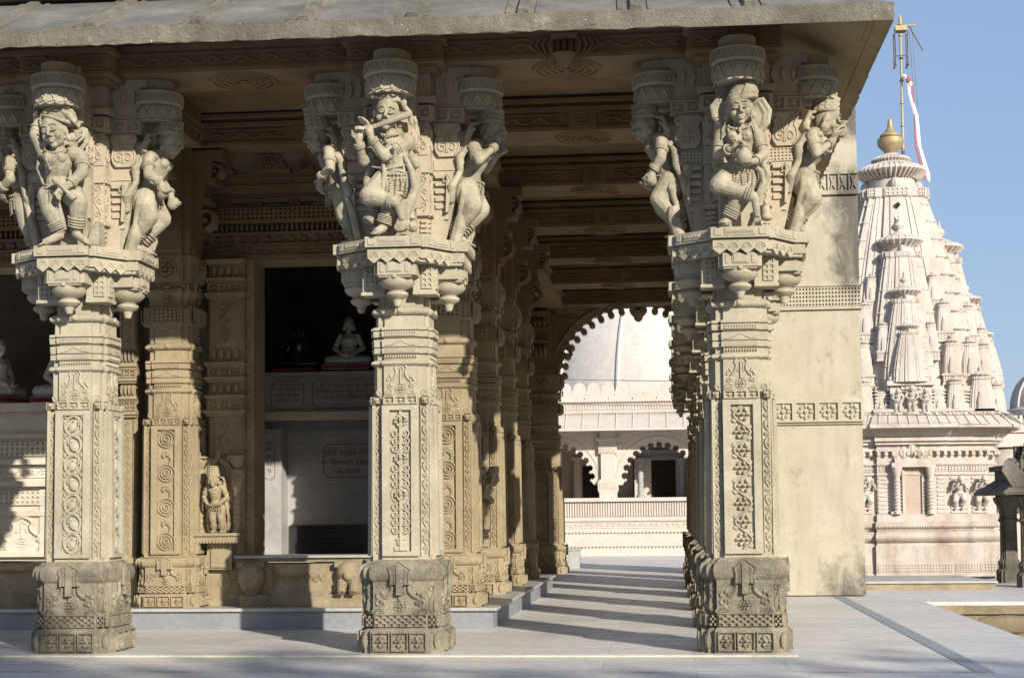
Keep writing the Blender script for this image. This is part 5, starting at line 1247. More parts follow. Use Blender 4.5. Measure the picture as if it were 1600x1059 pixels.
def spire(g, cx, cy, z0, z1, a0, tf=.42, ledges=6, collar=True):
    """curved redented spirelet with collar, ribbed disc and pot finial; z1 is the collar top"""
    H = z1-z0; zs = []
    for k in range(13):
        t = k/12.; a = a0*(1-(1-tf)*t**1.55); zs.append((z0+H*t, a))
    g.loft([plan(a, z, cx, cy) for z, a in zs])
    at = zs[-1][1]
    # raised middle ribs
    for k in range(4):
        (nx, ny), (ux, uy) = DIRS[k]
        for off in (-2.0, -1.45, -1, 0, 1, 1.45, 2.0):
            rr = []
            for z, a in zs:
                w = a*(.19 if off == 0 else .035); o = off*a*.31; d = a*1.035 if off == 0 else a*1.025 if abs(off) == 1 else a*.975 if abs(off) < 1.6 else a*.92
                c = (cx+nx*d+ux*o, cy+ny*d+uy*o)
                rr.append([(c[0]-ux*w, c[1]-uy*w, z),(c[0]+ux*w, c[1]+uy*w, z),(c[0]+ux*w*.9-nx*a*.12, c[1]+uy*w*.9-ny*a*.12, z),(c[0]-ux*w*.9-nx*a*.12, c[1]-uy*w*.9-ny*a*.12, z)])
            g.loft(rr)
        for sx in (-1, 1):
            for j in range(ledges):
                t = (j+.6)/ledges; z = z0+H*t; a = a0*(1-(1-tf)*t**1.55)
                c = Vector((cx+nx*a*.86+ux*sx*a*.74, cy+ny*a*.86+uy*sx*a*.74, z)); g.ell(c, (a*.12 if ux else a*.08, a*.12 if uy else a*.08, H*.010+.005), 6)
    if collar:
        h = max(.05, at*.32)
        g.loft([plan(at*1.02, z1-.001, cx, cy), plan(at*1.06, z1+h*.1, cx, cy), plan(at*1.06, z1+h*.9, cx, cy), plan(at*.98, z1+h, cx, cy)])
        for k in range(4):
            (nx, ny), (ux, uy) = DIRS[k]; F = Face((cx+nx*at*1.06, cy+ny*at*1.06, z1), (ux,uy,0)); fpits(g, F, -at*.34, at*.34, h*.15, h*.85, 5, 2, at*.03, 'square', .3)
            F = Face((cx+nx*at*.96, cy+ny*at*.96, z1), (ux,uy,0))
            for s in (-1, 1): fpits(g, F, s*at*.76-at*.10, s*at*.76+at*.10, h*.15, h*.85, 3, 2, at*.03, 'square', .3)
        z1 += h
    g.lathe([(at*.72,-.001),(at*.72,at*.35)], (cx,cy,z1), 16)
    for k in range(4):
        (nx, ny), _ = DIRS[k]; g.ell((cx+nx*at*.80, cy+ny*at*.80, z1+at*.16), (at*.15,at*.15,at*.19), 8)
    return z1+at*.35, at
TW = thing('spired_temple', 'white temple tower with stepped miniature spires and golden finial at the right', 'temple', (TX,TY,-.55)); TW.scale = (1.2,1.2,1.2)
g = G(); z, at = spire(g, 0, 0, 2.9, 7.02, 1.50, .41, 12)
g.build('main_spire', M['towerstone'], TW)
g = G(); fpoly(g, Face((0,-.735,6.85),(1,0,0)), [(0,-.06),(.05,0),(0,.06),(-.05,0)], .03, -.02); g.build('vent_hole', M['void'], TW, False)
g = G(); amalaka(g, 0, 0, z+.16, .64, 40); amalaka(g, 0, 0, z+.40, .36, 34); g.lathe([(.42,.14),(.30,.30)], (0,0,z), 20); g.build('ribbed_disc', M['towerstone'], TW)
g = G(); g.lathe([(.05,0),(.09,.03),(.14,.09),(.235,.19),(.25,.26),(.245,.32),(.17,.34),(.20,.37),(.19,.40),(.12,.44),(.10,.48),(.055,.53),(.05,.60),(.03,.70),(.0,.705)], (0,0,z+.50), 26); g.build('golden_finial', M['gold'], TW)
random.seed(5)
def mini(name, spec):
    g = G(); cx, cy, z0, z1, a0, s = spec
    zt, at = spire(g, cx, cy, z0, z1, a0, .50, 6); amalaka(g, cx, cy, zt+at*.25, at*1.18, 22); finial(g, cx, cy, zt+at*.52, at*1.15)
    return g.build(name, M['towerstone'], TW)
for d, z0, z1, a0 in ((1.12,3.2,5.80,.72),(1.50,3.35,4.92,.50),(1.74,3.48,4.33,.34)):
    for nx, ny in ((0,-1),(1,0),(-1,0)): mini('attached_spire', (nx*(d-a0*.35), ny*(d-a0*.35), z0, z1, a0, 0))
def small(g, cx, cy, z0, h, a):
    g.box(cx-a,cx+a,cy-a,cy+a,z0,z0+h*.16); g.box(cx-a*1.15,cx+a*1.15,cy-a*1.15,cy+a*1.15,z0+h*.16,z0+h*.2); g.box(cx-a*1.1,cx+a*1.1,cy-a*1.1,cy+a*1.1,z0-.02,z0+.02)
    for k in range(4):
        (nx, ny), (ux, uy) = DIRS[k]; F = Face((cx+nx*a, cy+ny*a, z0), (ux,uy,0)); fpits(g, F, -a*.8, a*.8, h*.03, h*.14, 4, 2, .012, 'square', .3)
    g.loft([plan(a*q, z0+h*t, cx, cy) for t, q in ((.2,1),(.35,.97),(.55,.85),(.72,.66),(.74,.74),(.78,.74))])
    amalaka(g, cx, cy, z0+h*.82, a*.72, 12); finial(g, cx, cy, z0+h*.87, a*.5)
    g.loft([plan(a*q*.45, z0+h*t, cx+.0, cy-a*.75) for t, q in ((.2,1),(.35,.95),(.5,.6))])
for sx in (-1, 1):
    for x, y, z0, h, a in ((.42,1.50,3.9,.8,.12),(1.50,.42,3.9,.8,.12),(.55,1.05,4.9,.7,.12),(1.05,.55,4.9,.7,.12),(.82,.82,4.9,.65,.12),(.50,1.62,2.85,.6,.12),(.70,1.22,4.25,.85,.15),(1.22,.70,4.25,.85,.15),(.98,.98,4.2,.8,.15),(.78,1.42,3.45,.95,.17),(1.15,1.20,3.45,.95,.18),(1.45,.78,3.45,.95,.17),(.80,1.60,2.82,.85,.17),(1.28,1.38,2.80,1.0,.24),(1.62,.80,2.82,.85,.17),(1.62,1.12,2.8,.8,.15)):
        g = G(); small(g, sx*x, -y, z0, h, a); g.build('miniature_spire', M['towerstone'], TW)
g = G()   # body steps under the spires
for a, z0, z1 in ((1.78,2.78,2.90),(1.72,2.90,3.10),(1.66,3.10,3.42),(1.55,3.42,3.55),(1.45,3.55,4.2)): g.loft([plan(a,z0), plan(a,z1)])
for k in range(7): g.loft([plan(1.70+.012*(k % 2), 2.96+.06*k), plan(1.70+.012*(k % 2), 2.99+.06*k)])
g.build('stepped_body', M['towerstone'], TW)
g = G(); F = Face((0,-1.78,0),(1,0,0)); fbox(g, F, -.36,.36,2.92,3.42,.02); fbox(g, F, -.42,.42,3.42,3.50,.10); fbox(g, F, -.38,.38,3.50,3.58,.06)
for k in range(5): fbox(g, F, -.34+.065*k, .34-.065*k, 3.58+.055*k, 3.635+.055*k, .05)
fpits(g, Face((0,-1.84,0),(1,0,0)), -.36,.36,3.51,3.57,14,2,.012,'square',.3); fell(g, F, 0, 2.92, .16,.05,.12,0,10); fell(g, F, -.26,2.93,.09,.04,.1,0,8); fell(g, F, .26,2.93,.09,.04,.1,0,8)
g.build('sculpture_panel', M['towerstone'], TW)
def ribbed_eave(g, a0, a1, z0, z1, n=60):
    g.loft([plan(a0*.97, z0-.03), plan(a0, z0-.02), plan(a0, z0+.03), plan((a0+a1)/2, (z0+z1)/2+.06), plan(a1, z1)])
    for k in range(4):
        (nx, ny), (ux, uy) = DIRS[k]
        for j in range(22):
            u = (j-10.5)/10.5*.88; f = 1.0 if abs(u) < .36 else .955 if abs(u) < .6 else .90
            g.tube([(nx*a0*f+ux*u*a0, ny*a0*f+uy*u*a0, z0+.03), (nx*(a0+a1)/2*f+ux*u*a0*.93, ny*(a0+a1)/2*f+uy*u*a0*.93, (z0+z1)/2+.065), (nx*a1*f+ux*u*a1, ny*a1*f+uy*u*a1, z1+.005)], .017, 4)
g = G(); ribbed_eave(g, 2.12, 1.68, 2.68, 2.96, 0)
g.loft([plan(1.76,2.49), plan(1.86,2.56), plan(1.96,2.665)]); g.loft([plan(1.80,2.921), plan(1.84,2.96), plan(1.84,3.0), plan(1.76,3.02)])
for k in range(4):
    (nx, ny), (ux, uy) = DIRS[k]
    for j in range(26):
        u = (j-12.5)/12.5*.86*1.8; f = 1.0 if abs(u) < .65 else .955 if abs(u) < 1.08 else .9
        g.ell((nx*1.80*f+ux*u, ny*1.80*f+uy*u, 2.91), (.035,.035,.05), 6)
g.build('ribbed_eave', M['towerstone'], TW)
g = G()
for a, z0, z1 in ((1.66,1.10,2.5),(1.74,2.38,2.44),(1.80,2.44,2.5),(1.72,2.26,2.31),(1.69,2.02,2.06),(1.69,1.84,1.88)): g.loft([plan(a,z0), plan(a,z1)])
for k in range(4):
    (nx, ny), (ux, uy) = DIRS[k]
    for j in range(24):
        u = (j-11.5)/11.5*.86*1.72; f = 1.0 if abs(u) < .62 else .955 if abs(u) < 1.03 else .9
        g.ell((nx*1.72*f+ux*u, ny*1.72*f+uy*u, 2.22), (.04,.04,.05), 6)
for x0, x1, y in ((-1.35,-1.05,1.50),(-1.0,-.66,1.59),(.66,1.0,1.59),(1.05,1.35,1.50),(-.6,-.42,1.66),(.42,.6,1.66)):
    F = Face((0,-y,0),(1,0,0)); fpits(g, F, x0, x1, 1.90, 2.0, max(3,int((x1-x0)/.05)), 2, .015, 'square', .36)
    if x1-x0 < .2 or True:
        for q in range(9): fbox(g, F, x0+.02, x1-.02, 1.16+.075*q, 1.20+.075*q, .015)
F = Face((1.66*.955,0,0),(0,1,0))
for x in (-.9,-.3,.3,.9): fbox(g, F, x-.2, x+.2, 1.9, 2.0, .1)
g.build('tower_wall', M['towerstone'], TW)
g = G(); F = Face((0,-1.66,0),(1,0,0)); fbox(g, F, -.17,-.13,1.15,1.98,.05); fbox(g, F, .17,.21,1.15,1.98,.05); fbox(g, F, -.38,-.20,1.15,1.2,.12); fbox(g, F, -.36,.40,1.98,2.06,.16); fbox(g, F, -.30,.34,2.06,2.13,.12)
for s in (-.27,.31): g.lathe([(.07,0),(.07,.05),(.05,.07),(.055,.4),(.05,.65),(.07,.70),(.09,.78),(.10,.83)], (s,-1.76,1.15), 12)
for s in (-.27,.31):
    for j in range(9): g.lathe([(.04,0),(.072,.008),(.072,.022),(.04,.03)], (s,-1.76,1.24+.06*j), 12)
for k, (x, z) in enumerate(((0,2.30),(-.14,2.22),(.16,2.22),(-.26,2.18),(.28,2.18))): fell(g, F, x+.01, z, .085,.14,.08,0,8)
g.build('niche_frame', M['towerstone'], TW)
g = G(); F = Face((0,-1.668,0),(1,0,0)); fbox(g, F, -.13,.17,1.15,1.98,.006); g.build('niche_recess', stone('shaded_pink_plaster', (.50,.40,.33), (.4,.3,.24), .3), TW, False)  # flat panel, its darker pink paints the shade of a recess
for x, y in ((.82,-1.60),(1.22,-1.50),(-.82,-1.60),(-1.22,-1.50)):
    o = bpy.data.objects.new('wall_figure', [c for c in kids(SD['cup' if x > 0 else 'music']) if c.name.startswith('body')][0].data.copy()); COL.objects.link(o); o.parent = TW; o.scale = (.85,.7,.72); o.location = (x, y+.03, 1.22); o.rotation_euler = (0,0,random.uniform(-.5,.5)); o.data.materials.clear(); o.data.materials.append(M['towerstone'])
for x, s in ((-.24,.5),(-.0,.56),(.24,.5)):
    o = bpy.data.objects.new('panel_figure', [c for c in kids(SD['calm']) if c.name.startswith('body')][0].data.copy()); COL.objects.link(o); o.parent = TW; o.scale = (s*1.2,s,s*.95); o.location = (x, -1.83, 2.96); o.data.materials.clear(); o.data.materials.append(M['towerstone'])
g = G()
for a, z0, z1 in ((1.86,.09,.60),(1.80,.60,.64),(1.78,.86,.90),(1.84,.93,1.02),(1.74,1.02,1.15),(1.9,0.05,.10)): g.loft([plan(a,z0), plan(a,z1)])
g.loft([plan(1.76+.10*math.sin(PI*t/8), .64+.22*t/8) for t in range(9)]); g.loft([plan(1.78,.90), plan(1.84,.93)]) 
for k in range(4):
    (nx, ny), (ux, uy) = DIRS[k]
    for j in range(70):
        u = (j-34.5)/34.5*.85*1.84; f = 1.0 if abs(u) < .66 else .955 if abs(u) < 1.1 else .9
        g.ell((nx*1.84*f+ux*u, ny*1.84*f+uy*u, .925), (.016,.016,.022), 5)
for x0, x1, y in ((-.64,.64,1.86),(.70,1.10,1.776),(-1.10,-.70,1.776),(1.15,1.46,1.674),(-1.46,-1.15,1.674)): fpits(g, Face((0,-y,0),(1,0,0)), x0, x1, .13, .27, int((x1-x0)/.05), 3, .015, 'diamond', .36)
g.build('moulded_base', M['towerbase'], TW)

# flag pole with pulley top and tied flag
FP = thing('flag_pole', 'thin brass flag pole with square pulley top beside the golden finial', 'pole', (7.43,26.2,8.45)); FP.scale = (1.2,1.2,1.2)
g = G(); g.lathe([(.035,0),(.035,.75)], (0,0,0), 12); g.build('lower_sleeve', M['dark'], FP)
g = G(); g.lathe([(.026,.72),(.022,3.10)], (0,0,0), 12)
for k in range(6): g.lathe([(.02,0),(.045,.0),(.045,.02),(.02,.02)], (0,0,.78+k*.45), 14)
g.build('pole', M['brass'], FP)
g = G(); g.box(-.11,.11,-.11,.11,3.12,3.21); g.box(-.12,.30,-.02,.02,3.222,3.245); g.lathe([(.03,3.22),(.06,3.26),(.03,3.30),(.04,3.34),(.005,3.46)], (0,0,0), 10); g.build('pulley_head', M['brass'], FP)
g = G()
for s, x in ((1,-.12),(1,.12)):
    for y in (-.1,.1): g.tube([(x,y,3.1),(x,y,2.45)], .012, 4); g.ell((x,y,2.43), (.03,.03,.03), 6)
g.box(-.13,.13,-.11,-.09,2.60,2.62); g.tube([(.17,0,3.22),(.42,-.02,2.72)], .012, 4)
g.build('bell_rods', M['dark'], FP)
g = G(); g.tube([(.17,-.02,3.1),(.25,-.02,1.2)], .006, 3); g.tube([(.22,0,3.2),(.30,0,1.6)], .006, 3); g.build('cord', M['dark'], FP)
FL = thing('flag', 'long white and red flag cloth knotted to the pole and hanging limp', 'flag', (7.49,26.1,10.97)); FL.scale = (1.2,1.2,1.2)
g = G(); pts = [(-.04,0,.12),(.06,-.03,.0),(.10,-.03,-.25),(.17,-.03,-.7),(.27,-.03,-1.3),(.36,-.03,-1.85),(.42,-.03,-2.0)]
for dx, w, nm, mt in ((0,.032,'white_cloth','clothw'),(.025,.018,'red_cloth','clothr')):
    g = G(); rr = []
    for i, (x, y, z) in enumerate(pts):
        sw = (.9,1.3,.8,1.2,1.1,1.6,.7)[i]*w; x += (0,.01,-.02,.03,-.02,.03,.0)[i]
        if mt == 'clothr': x -= (.10 if i > 3 else .05 if i > 2 else -.02)
        rr.append([(x+dx+sw*math.cos(2*PI*k/8)*(1+.2*math.sin(k*3+i)), y+sw*.45*math.sin(2*PI*k/8), z) for k in range(8)])
    g.loft(rr)
    if mt == 'clothr': g.ell((.07,-.04,.02), (.05,.035,.07), 8)
    else: g.ell((-.01,-.03,.10), (.05,.04,.04), 8); g.ell((.10,-.04,-.06), (.04,.03,.06), 8)
    g.build(nm, M[mt], FL)

# ------------------------------------------------------------------ domed white building seen through the arch
M['dw'] = stone('cream_white_painted_stone', (.58,.52,.46), (.42,.35,.28), .45, .05, .15, 40, patches=((.55,.47,.38), .35, 1.1, .60))
M['dome'] = stone('whitewashed_dome', (.60,.56,.52), (.5,.45,.4), .35, .05, .08, 20)
DB = thing('domed_building', 'white domed temple building with scalloped arches seen through the passage', 'temple', (1.6,23.0,0))
g = G(); X0, X1 = -7.6, 2.8
for d, z0, z1 in ((-.42,-.01,.20),(-.36,.20,.26),(-.30,.26,.42),(-.24,.42,.50),(-.27,.50,.56),(-.14,.56,.74),(-.18,.74,.80),(-.10,.80,1.16),(-.20,1.16,1.24)): g.box(X0,X1,d,4,z0,z1-.0005 if z1 < 1.2 else z1)
g.build('terrace_base', M['dw'], DB, False)
g = G(); F = Face((0,-.10,0),(1,0,0))
for k in range(122): fbox(g, F, -4+.055*k, -4+.055*k+.030, .84, 1.14, .03)
F = Face((0,-.16,0),(1,0,0)); 
for k in range(90): fell(g, Face((0,-.27,0),(1,0,0)), -4+.075*k, .50, .03, .022, .02, 0, 5); fell(g, Face((0,-.42,0),(1,0,0)), -4+.075*k, .255-.04, .02, .03, .02, 0.06, 5)
curl_band(g, Face((0,-.14,0),(1,0,0)), -3, 2.7, .60, .70)
g.build('baluster_band', M['dw'], DB)
piers = (-3.30,-1.08,1.14)
for x in piers:
    g = G(); 
    for w, z0, z1 in ((.19,1.24,1.36),(.21,1.36,1.40),(.22,1.40,1.60),(.19,1.60,1.64),(.15,1.64,2.20),(.20,2.20,2.34),(.22,2.34,2.38),(.19,2.38,2.46),(.25,2.46,2.54),(.17,2.54,2.78)): g.box(x-w,x+w,-.06-w*.3,.2,z0,z1)
    F = Face((x,-.125,0),(1,0,0)); fpits(g, F, -.18,.18,1.43,1.57,6,2,.012,'square',.3); fpits(g, F, -.16,.16,2.22,2.32,6,2,.012,'square',.3)
    g.build('porch_pillar', M['dw'], DB)
def cusped(g, x, w, zs, zt, top, y0, y1, n=9):
    inner = []
    for k in range(n*6+1):
        a = PI-PI*k/(n*6.); s = abs(math.sin(PI*k/6.)); rr = 1+.12*s**.8-.08; inner.append((x+w*rr*math.cos(a)*1.0, zs+(zt-zs)*rr*math.sin(a)))
    poly = [(x-w-.30,zs-.1),(x-w,zs-.1)]+inner+[(x+w,zs-.1),(x+w+.30,zs-.1),(x+w+.30,top),(x-w-.30,top)]
    g.loft([[(u,y0,v) for u, v in poly],[(u,y1,v) for u, v in poly]])
    for k in range(n+1):
        a = PI-PI*k/n; g.ell((x+w*.93*math.cos(a), (y0+y1)/2, zs+(zt-zs)*.93*math.sin(a)), (.038,.07,.038), 8)
    g.tube([(x+w*1.16*math.cos(PI*k/30), y0, zs+(zt-zs)*1.16*math.sin(PI*k/30)) for k in range(31)], .022, 5)
    for k in range(15): a = PI*(k+.5)/15; g.ell((x+w*1.30*math.cos(a), y0, zs+(zt-zs)*1.3*math.sin(a)), (.03,.02,.03), 6)
for x in (-2.19,.03):
    g = G(); cusped(g, x, .80, 1.62, 2.42, 2.80, .0, .10, 13); g.build('cusped_arch', M['dw'], DB)
g = G(); g.box(1.35,X1,-.01,2.4,1.24,2.78); g.box(X0,X1,-.02,2.4,2.78,2.9); g.box(X0,X1,2.2,2.4,1.24,2.8); g.box(X0,X0+.2,0,2.4,1.24,2.8); g.build('porch_walls', M['dw'], DB, False)
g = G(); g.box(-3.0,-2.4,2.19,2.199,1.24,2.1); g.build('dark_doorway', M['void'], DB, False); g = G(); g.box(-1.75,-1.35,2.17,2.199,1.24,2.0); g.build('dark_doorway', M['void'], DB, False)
g = G(); g.box(-1.95,-1.80,2.05,2.198,1.24,2.12); g.box(-1.30,-1.16,2.05,2.198,1.24,2.12); g.box(-2.0,-1.1,2.0,2.198,2.12,2.2); g.box(-2.45,-2.2,1.9,2.198,1.24,2.3); g.box(-.9,-.6,2.1,2.198,1.24,2.4); g.build('inner_door_frame', M['dw'], DB, False)
g = G()
g.loft([[(X0,-.78,2.66),(X0,-.78,2.71),(X0,-.30,2.97),(X0,-.05,3.06),(X0,.1,3.06),(X0,.1,2.9),(X0,-.05,2.84)],[(X1,-.78,2.66),(X1,-.78,2.71),(X1,-.30,2.97),(X1,-.05,3.06),(X1,.1,3.06),(X1,.1,2.9),(X1,-.05,2.84)]])
for k in range(22):
    x = -5.2+.36*k; g.tube([(x,-.785,2.71),(x,-.30,2.975),(x,-.06,3.065)], .016, 4)
g.build('sloping_eave', M['dw'], DB)
g = G(); g.box(X0,X1,-.08,.4,3.06,3.32); g.box(X0,X1,-.14,.4,3.32,3.36); g.box(X0,X1,-.10,.4,3.08,3.11)
for k in range(105):
    x = -3.6+.06*k; g.box(x,x+.032,-.10,-.081,3.14,3.29); g.ell((x,-.14,3.315), (.018,.02,.02), 5)
g.build('cornice', M['dw'], DB, True)
g = G(); g.box(X0,X1,-.05,.2,3.36,3.56)
for k in range(26):
    x = -5.4+.31*k; g.loft([[(x+.14*math.cos(a), y, 3.555+.19*math.sin(a)**.8) for a in [PI*t/10 for t in range(11)]] for y in (-.04,.05)]); g.ell((x+.155,-.055,3.50), (.022,.012,.022), 4)
for k in range(15): g.ell((-5.2+.52*k,-.06,3.40), (.014,.02,.03), 5)
g.build('lobed_parapet', M['dw'], DB)
g = G(); g.lathe([(3.0*math.cos(a), 3.7*math.sin(a)) for a in [PI/2*t/24 for t in range(24)]]+[(.02,3.7)], (-.1,3.6,3.3), 64); g.lathe([(3.1,-.6),(3.1,.0),(3.0,.04)], (-.1,3.6,3.35), 64)
g.build('dome_shell', M['dome'], DB)
g = G()
for k in range(12):
    b = 2*PI*k/12+.26; g.tube([(-.1+3.01*math.cos(a)*math.cos(b), 3.6+3.01*math.cos(a)*math.sin(b), 3.3+3.71*math.sin(a)) for a in [PI/2*t/20 for t in range(20)]], .045, 6)
g.build('dome_rib', M['dome'], DB)
SH = thing('dark_shrine_porch', 'dark silver grey carved shrine porch behind the right scalloped arch', 'shrine', (1.72,24.2,1.24))
g = G(); g.box(-.75,.8,-.3,.3,.88,1.0); g.box(-.80,.85,-.36,.3,1.0,1.06); g.box(-.72,.77,-.3,.3,1.06,1.16); g.box(-.65,.70,-.28,.3,1.16,1.22)
for k in range(7): g.ell((-.50+.17*k,-.25,1.28), (.075,.05,.10-.01*abs(k-3)), 8)
for k in range(24): g.ell((-.74+.065*k,-.31,.92), (.02,.02,.045), 5)
g.build('porch_roof', stone('dull_silver_grey_stone', (.30,.30,.31), (.10,.10,.10), .7, .2, .4, 40), SH)
g = G()
for x in (-.52,.42):
    g = G(); g.lathe([(.09,0),(.09,.06),(.06,.08),(.07,.2),(.055,.35),(.07,.5),(.055,.65),(.08,.72),(.12,.80),(.14,.88)], (x,-.22,0), 14)
    g.build('porch_column', M['silver'], SH)
g = G(); g.box(-.66,.66,.1,.14,0,.88); g.build('white_jamb', M['dw'], SH, False)
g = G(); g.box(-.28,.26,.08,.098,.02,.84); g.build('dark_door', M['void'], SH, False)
cb = G(); cb.tube([(-3+i*.7, 22.0, 3.86-.028*i*.7-.05*math.sin(PI*i/12)) for i in range(13)], .008, 4); tag(cb.build('cable', M['dark']), 'thin dark cable sagging across the domed building', 'cable')
cb = G(); cb.tube([(5.8+i*.7, 22.2, 2.9+.02*math.cos(i)*0-.03*math.sin(PI*i/12)) for i in range(13)], .007, 4); tag(cb.build('cable', M['dark']), 'thin dark cable crossing the tower above its eave', 'cable')

# white plinth post near the arch
PO = G(); PO.box(-.10,.10,-.1,.1,0,.30); PO.box(-.12,.12,-.12,.12,.30,.33); tag(PO.build('marble_post', M['marble'], None, True, 38, (.22,15.6,0)), 'short white marble post just beyond the foot of the arch', 'post')

# dark carved pavilion at the right edge
DP = thing('dark_pavilion', 'soot dark carved stone pavilion cut by the right edge of the photo', 'pavilion', (6.35,8.75,-.012)); DP.scale = (1,1,1.1)
for x, y in ((-.15,-.1),(1.1,-.1),(1.1,1.1),(-.15,1.1)):
    g = G(); g.loft([redent(a,a*.6,.02,z) for a, z in ((.15,0),(.15,.14),(.12,.17),(.13,.24),(.10,.28),(.095,.70),(.12,.73),(.10,.76),(.10,.86),(.16,.95),(.17,1.0))]); o = g.build('pavilion_column', M['dark'], DP); o.location = (x,y,0)
g = G(); g.loft([[(-.50,-.45,1.02),(1.45,-.45,1.02),(1.45,1.45,1.02),(-.50,1.45,1.02)],[(-.52,-.47,1.05),(1.47,-.47,1.05),(1.47,1.47,1.05),(-.52,1.47,1.05)],[(-.25,-.2,1.22),(1.2,-.2,1.22),(1.2,1.2,1.22),(-.25,1.2,1.22)]])
g.box(-.28,1.23,-.23,1.23,1.0,1.30); g.box(-.34,1.3,-.3,1.3,1.30,1.36); 
for sx_, px_ in ((-1,-.34),(1,1.3)):
    g.loft([[(px_-.06,-.40,1.10),(px_+.10,-.40,1.10),(px_+.10,-.24,1.10),(px_-.06,-.24,1.10)],[(px_-.14,-.46,1.20),(px_+.08,-.44,1.22),(px_+.10,-.24,1.25),(px_-.08,-.24,1.25)],[(px_-.20,-.48,1.28),(px_-.02,-.46,1.33),(px_+.06,-.26,1.36),(px_-.10,-.26,1.33)],[(px_-.16,-.42,1.38),(px_-.06,-.40,1.40),(px_,-.30,1.42),(px_-.08,-.30,1.42)]])
    for j in range(4): g.box(px_-.12+.05*j,px_-.085+.05*j,-.44,-.36,1.22+.03*j,1.30+.035*j)
g.build('pavilion_eave', M['dark'], DP)
g = G()
for k in range(7):
    x = -.18+.21*k
    for j in range(5): g.box(x-.10+.02*j,x+.10-.02*j,-.25+.01*j,-.12,1.36+.045*j,1.405+.045*j)
    F = Face((x,-.25,0),(1,0,0)); rosette(g, F, 0, 1.42, .045, 6, .02)
for k in range(6): g.box(-.30+.035*k,-.28+.035*k,-.1,.0,1.36,1.56)
g.lathe([(.6,1.3),(.62,1.4),(.55,1.6),(.3,1.85),(.1,1.95),(.12,2.0),(.02,2.1)], (.75,.6,0), 20)
g.build('pavilion_crest', M['dark'], DP)
# far small domed building
SDm = thing('small_domed_kiosk', 'small white ribbed dome on a parapet at the far right edge', 'kiosk', (11.0,28.0,-.2))
g = G(); g.lathe([(.98,3.35),(.98,3.5),(.86,3.55)]+[(.86*math.cos(a), 3.55+.95*math.sin(a)) for a in [PI/2*t/10 for t in range(1,10)]]+[(.08,4.52),(.1,4.6),(.01,4.8)], (0,0,0), 28)
for k in range(14): b = 2*PI*k/14; g.tube([(.87*math.cos(a)*math.cos(b), .87*math.cos(a)*math.sin(b), 3.55+.96*math.sin(a)) for a in [PI/2*t/8 for t in range(8)]], .035, 5)
g.build('ribbed_dome', M['dome'], SDm)
g = G(); g.box(-1.6,6,-1.3,3,-.6,2.9); g.box(-1.75,6,-1.45,3,2.9,3.05)
for k in range(30): g.box(-1.7+.12*k,-1.63+.12*k,-1.40,-1.3,3.05,3.30)
g.loft([[(-2.0,-1.7,2.55),(6,-1.7,2.55),(6,-1.3,2.9),(-1.6,-1.3,2.9)],[(-2.0,-1.7,2.6),(6,-1.7,2.6),(6,-1.3,2.95),(-1.6,-1.3,2.95)]])
g.lathe([(.5,1.2),(.55,1.5),(.75,1.9),(.6,2.3),(.3,2.5)], (-1.2,-1.5,0), 18)
g.build('kiosk_body', M['dw'], SDm, True)

# ------------------------------------------------------------------ trees in front of the temple (behind the photographer), whose tops shade the foreground paving
M['leaf'] = stone('tree_leaves', (.06,.09,.025), (.03,.05,.015), .4, .3, 0, 8); M['bark'] = stone('tree_bark', (.12,.09,.06), (.05,.04,.03), .5, .2, .5, 20)
def tree(kind, label, x, y, h, R, group):
    r = thing('shade_tree', label, 'tree', (x,y,-.75), random.uniform(0,6), group)
    g = G(); g.tube([(0,0,0),(.1,.05,h*.3),(0,.1,h*.55),(.1,0,h*.8)], [.35,.28,.2,.08], 10)
    for k in range(7):
        a = k*2.4; g.tube([(0,.05,h*.35+.05*h*k*.8),(R*.4*math.cos(a),R*.4*math.sin(a),h*.5+.05*h*k),(R*.75*math.cos(a),R*.75*math.sin(a),h*.58+.05*h*k)], [.14,.09,.03], 6)
    g.build('trunk', M['bark'], r); g = G(); vs = []; fs = []
    cl = [(random.uniform(-1,1)*R*.7, random.uniform(-1,1)*R*.7, h*.45+random.random()**.8*h*.47, random.uniform(.22,.42)*R) for _ in range(26)]
    for cx, cy, cz, cr in cl:
        for _ in range(300):
            d = Vector((random.gauss(0,1),random.gauss(0,1),random.gauss(0,1))).normalized()*cr*random.uniform(.55,1); p = Vector((cx,cy,cz))+d
            if p.z > h: p.z = h-random.random()*.3
            a = Vector((random.gauss(0,1),random.gauss(0,1),random.gauss(0,1))).normalized()*.17; b_ = a.orthogonal().normalized()*.10
            o = len(vs); vs += [tuple(p-a), tuple(p+b_), tuple(p+a), tuple(p-b_)]; fs.append((o,o+1,o+2,o+3))
    g.add(vs, fs); g.build('crown', M['leaf'], r, False); return r
random.seed(11)
TG = 'shade trees behind the photographer'
t1 = tree(0, 'broad shade tree behind the photographer', -16, -23, 10.3, 4.6, TG)
for x, y, s in ((-8,-24.5,1.02),(-1,-23,.98),(4.5,-24,1.14),(9.6,-22.5,1.12),(17.8,-23,1.20),(25,-23,1.20),(32,-24,1.0),(-24,-24,1.1)):
    c = copy_tree(t1); c.location = (x,y,-.75); c.rotation_euler = (0,0,random.uniform(0,6)); c.scale = (1,1,s); c['label'] = 'broad shade tree behind the photographer'
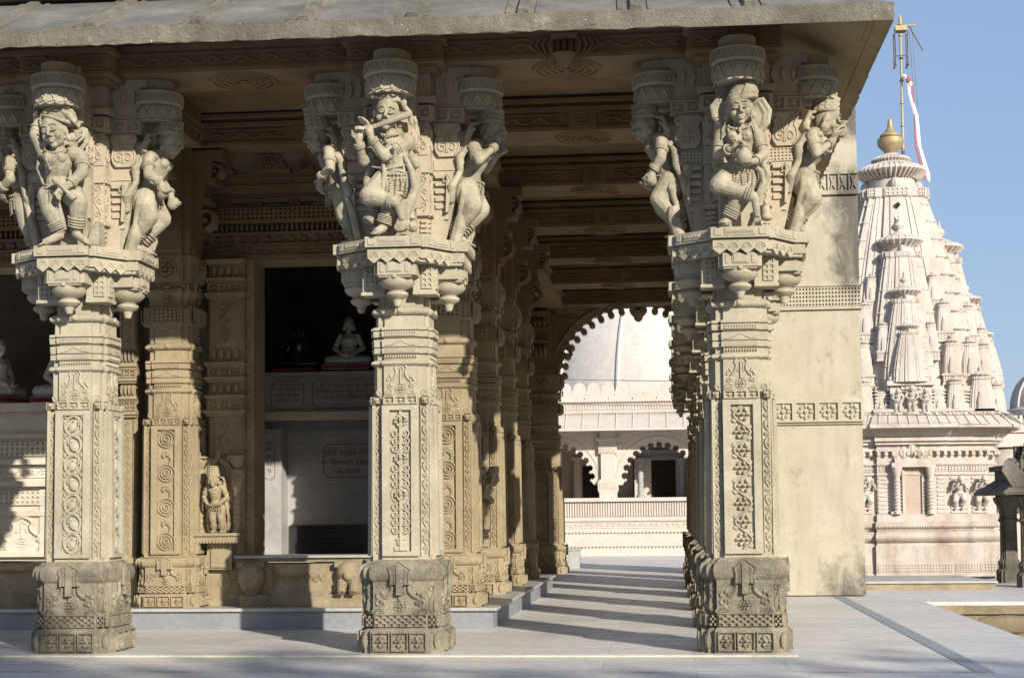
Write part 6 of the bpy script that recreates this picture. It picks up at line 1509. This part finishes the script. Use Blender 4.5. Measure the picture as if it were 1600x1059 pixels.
# ------------------------------------------------------------------ camera, sky, sun
cam = bpy.data.objects.new('camera', bpy.data.cameras.new('camera')); COL.objects.link(cam); S.camera = cam
yaw, pit, rol = 0.1007, 0.0528, -0.0097
cy, sy = math.cos(yaw), math.sin(yaw)
fw = Vector((-sy*math.cos(pit), cy*math.cos(pit), math.sin(pit))); rt = Vector((cy, sy, 0)); up = rt.cross(fw)
r_ = rt*math.cos(rol)+up*math.sin(rol); u_ = -rt*math.sin(rol)+up*math.cos(rol)
mw = Matrix((r_, u_, -fw)).transposed().to_4x4(); mw.translation = Vector((1.8608, -10.9276, .9639)); cam.matrix_world = mw
cam.data.sensor_width = 36; cam.data.lens = 36*2440/1600; cam.data.shift_y = 140.45/1600; cam.data.clip_end = 500; cam.data.clip_start = .05
LD = Vector((-.72, 1.0, -.49)).normalized()
sun = bpy.data.objects.new('sun', bpy.data.lights.new('sun', 'SUN')); COL.objects.link(sun)
sun.data.energy = 5.0; sun.data.angle = rad(.55); sun.data.color = (1, .925, .80)
sun.rotation_euler = LD.to_track_quat('-Z', 'Y').to_euler()
wd = bpy.data.worlds.new('World'); S.world = wd; wd.use_nodes = True; t = wd.node_tree; t.nodes.clear()
wo = t.nodes.new('ShaderNodeOutputWorld'); bg = t.nodes.new('ShaderNodeBackground'); sk = t.nodes.new('ShaderNodeTexSky')
sk.sky_type = 'NISHITA'; sk.sun_disc = False
el = math.asin(-LD.z); az = math.atan2(-LD.x, -LD.y)      # azimuth of the sun from +Y towards +X
sk.sun_elevation = el; sk.sun_rotation = az; sk.air_density = 1.0; sk.dust_density = 1.2; sk.ozone_density = 2.0; sk.altitude = 0
bg.inputs['Strength'].default_value = .085
mx = t.nodes.new('ShaderNodeMix'); mx.data_type = 'RGBA'; mx.inputs[0].default_value = .45; t.links.new(sk.outputs[0], mx.inputs[6]); mx.inputs[7].default_value = (4.6,6.2,9.6,1)
t.links.new(mx.outputs[2], bg.inputs[0]); t.links.new(bg.outputs[0], wo.inputs[0])
S.view_settings.view_transform = 'Standard'; S.view_settings.look = 'None'; S.view_settings.gamma = 1; S.view_settings.exposure = .30
S.cycles.max_bounces = 8; S.cycles.diffuse_bounces = 5
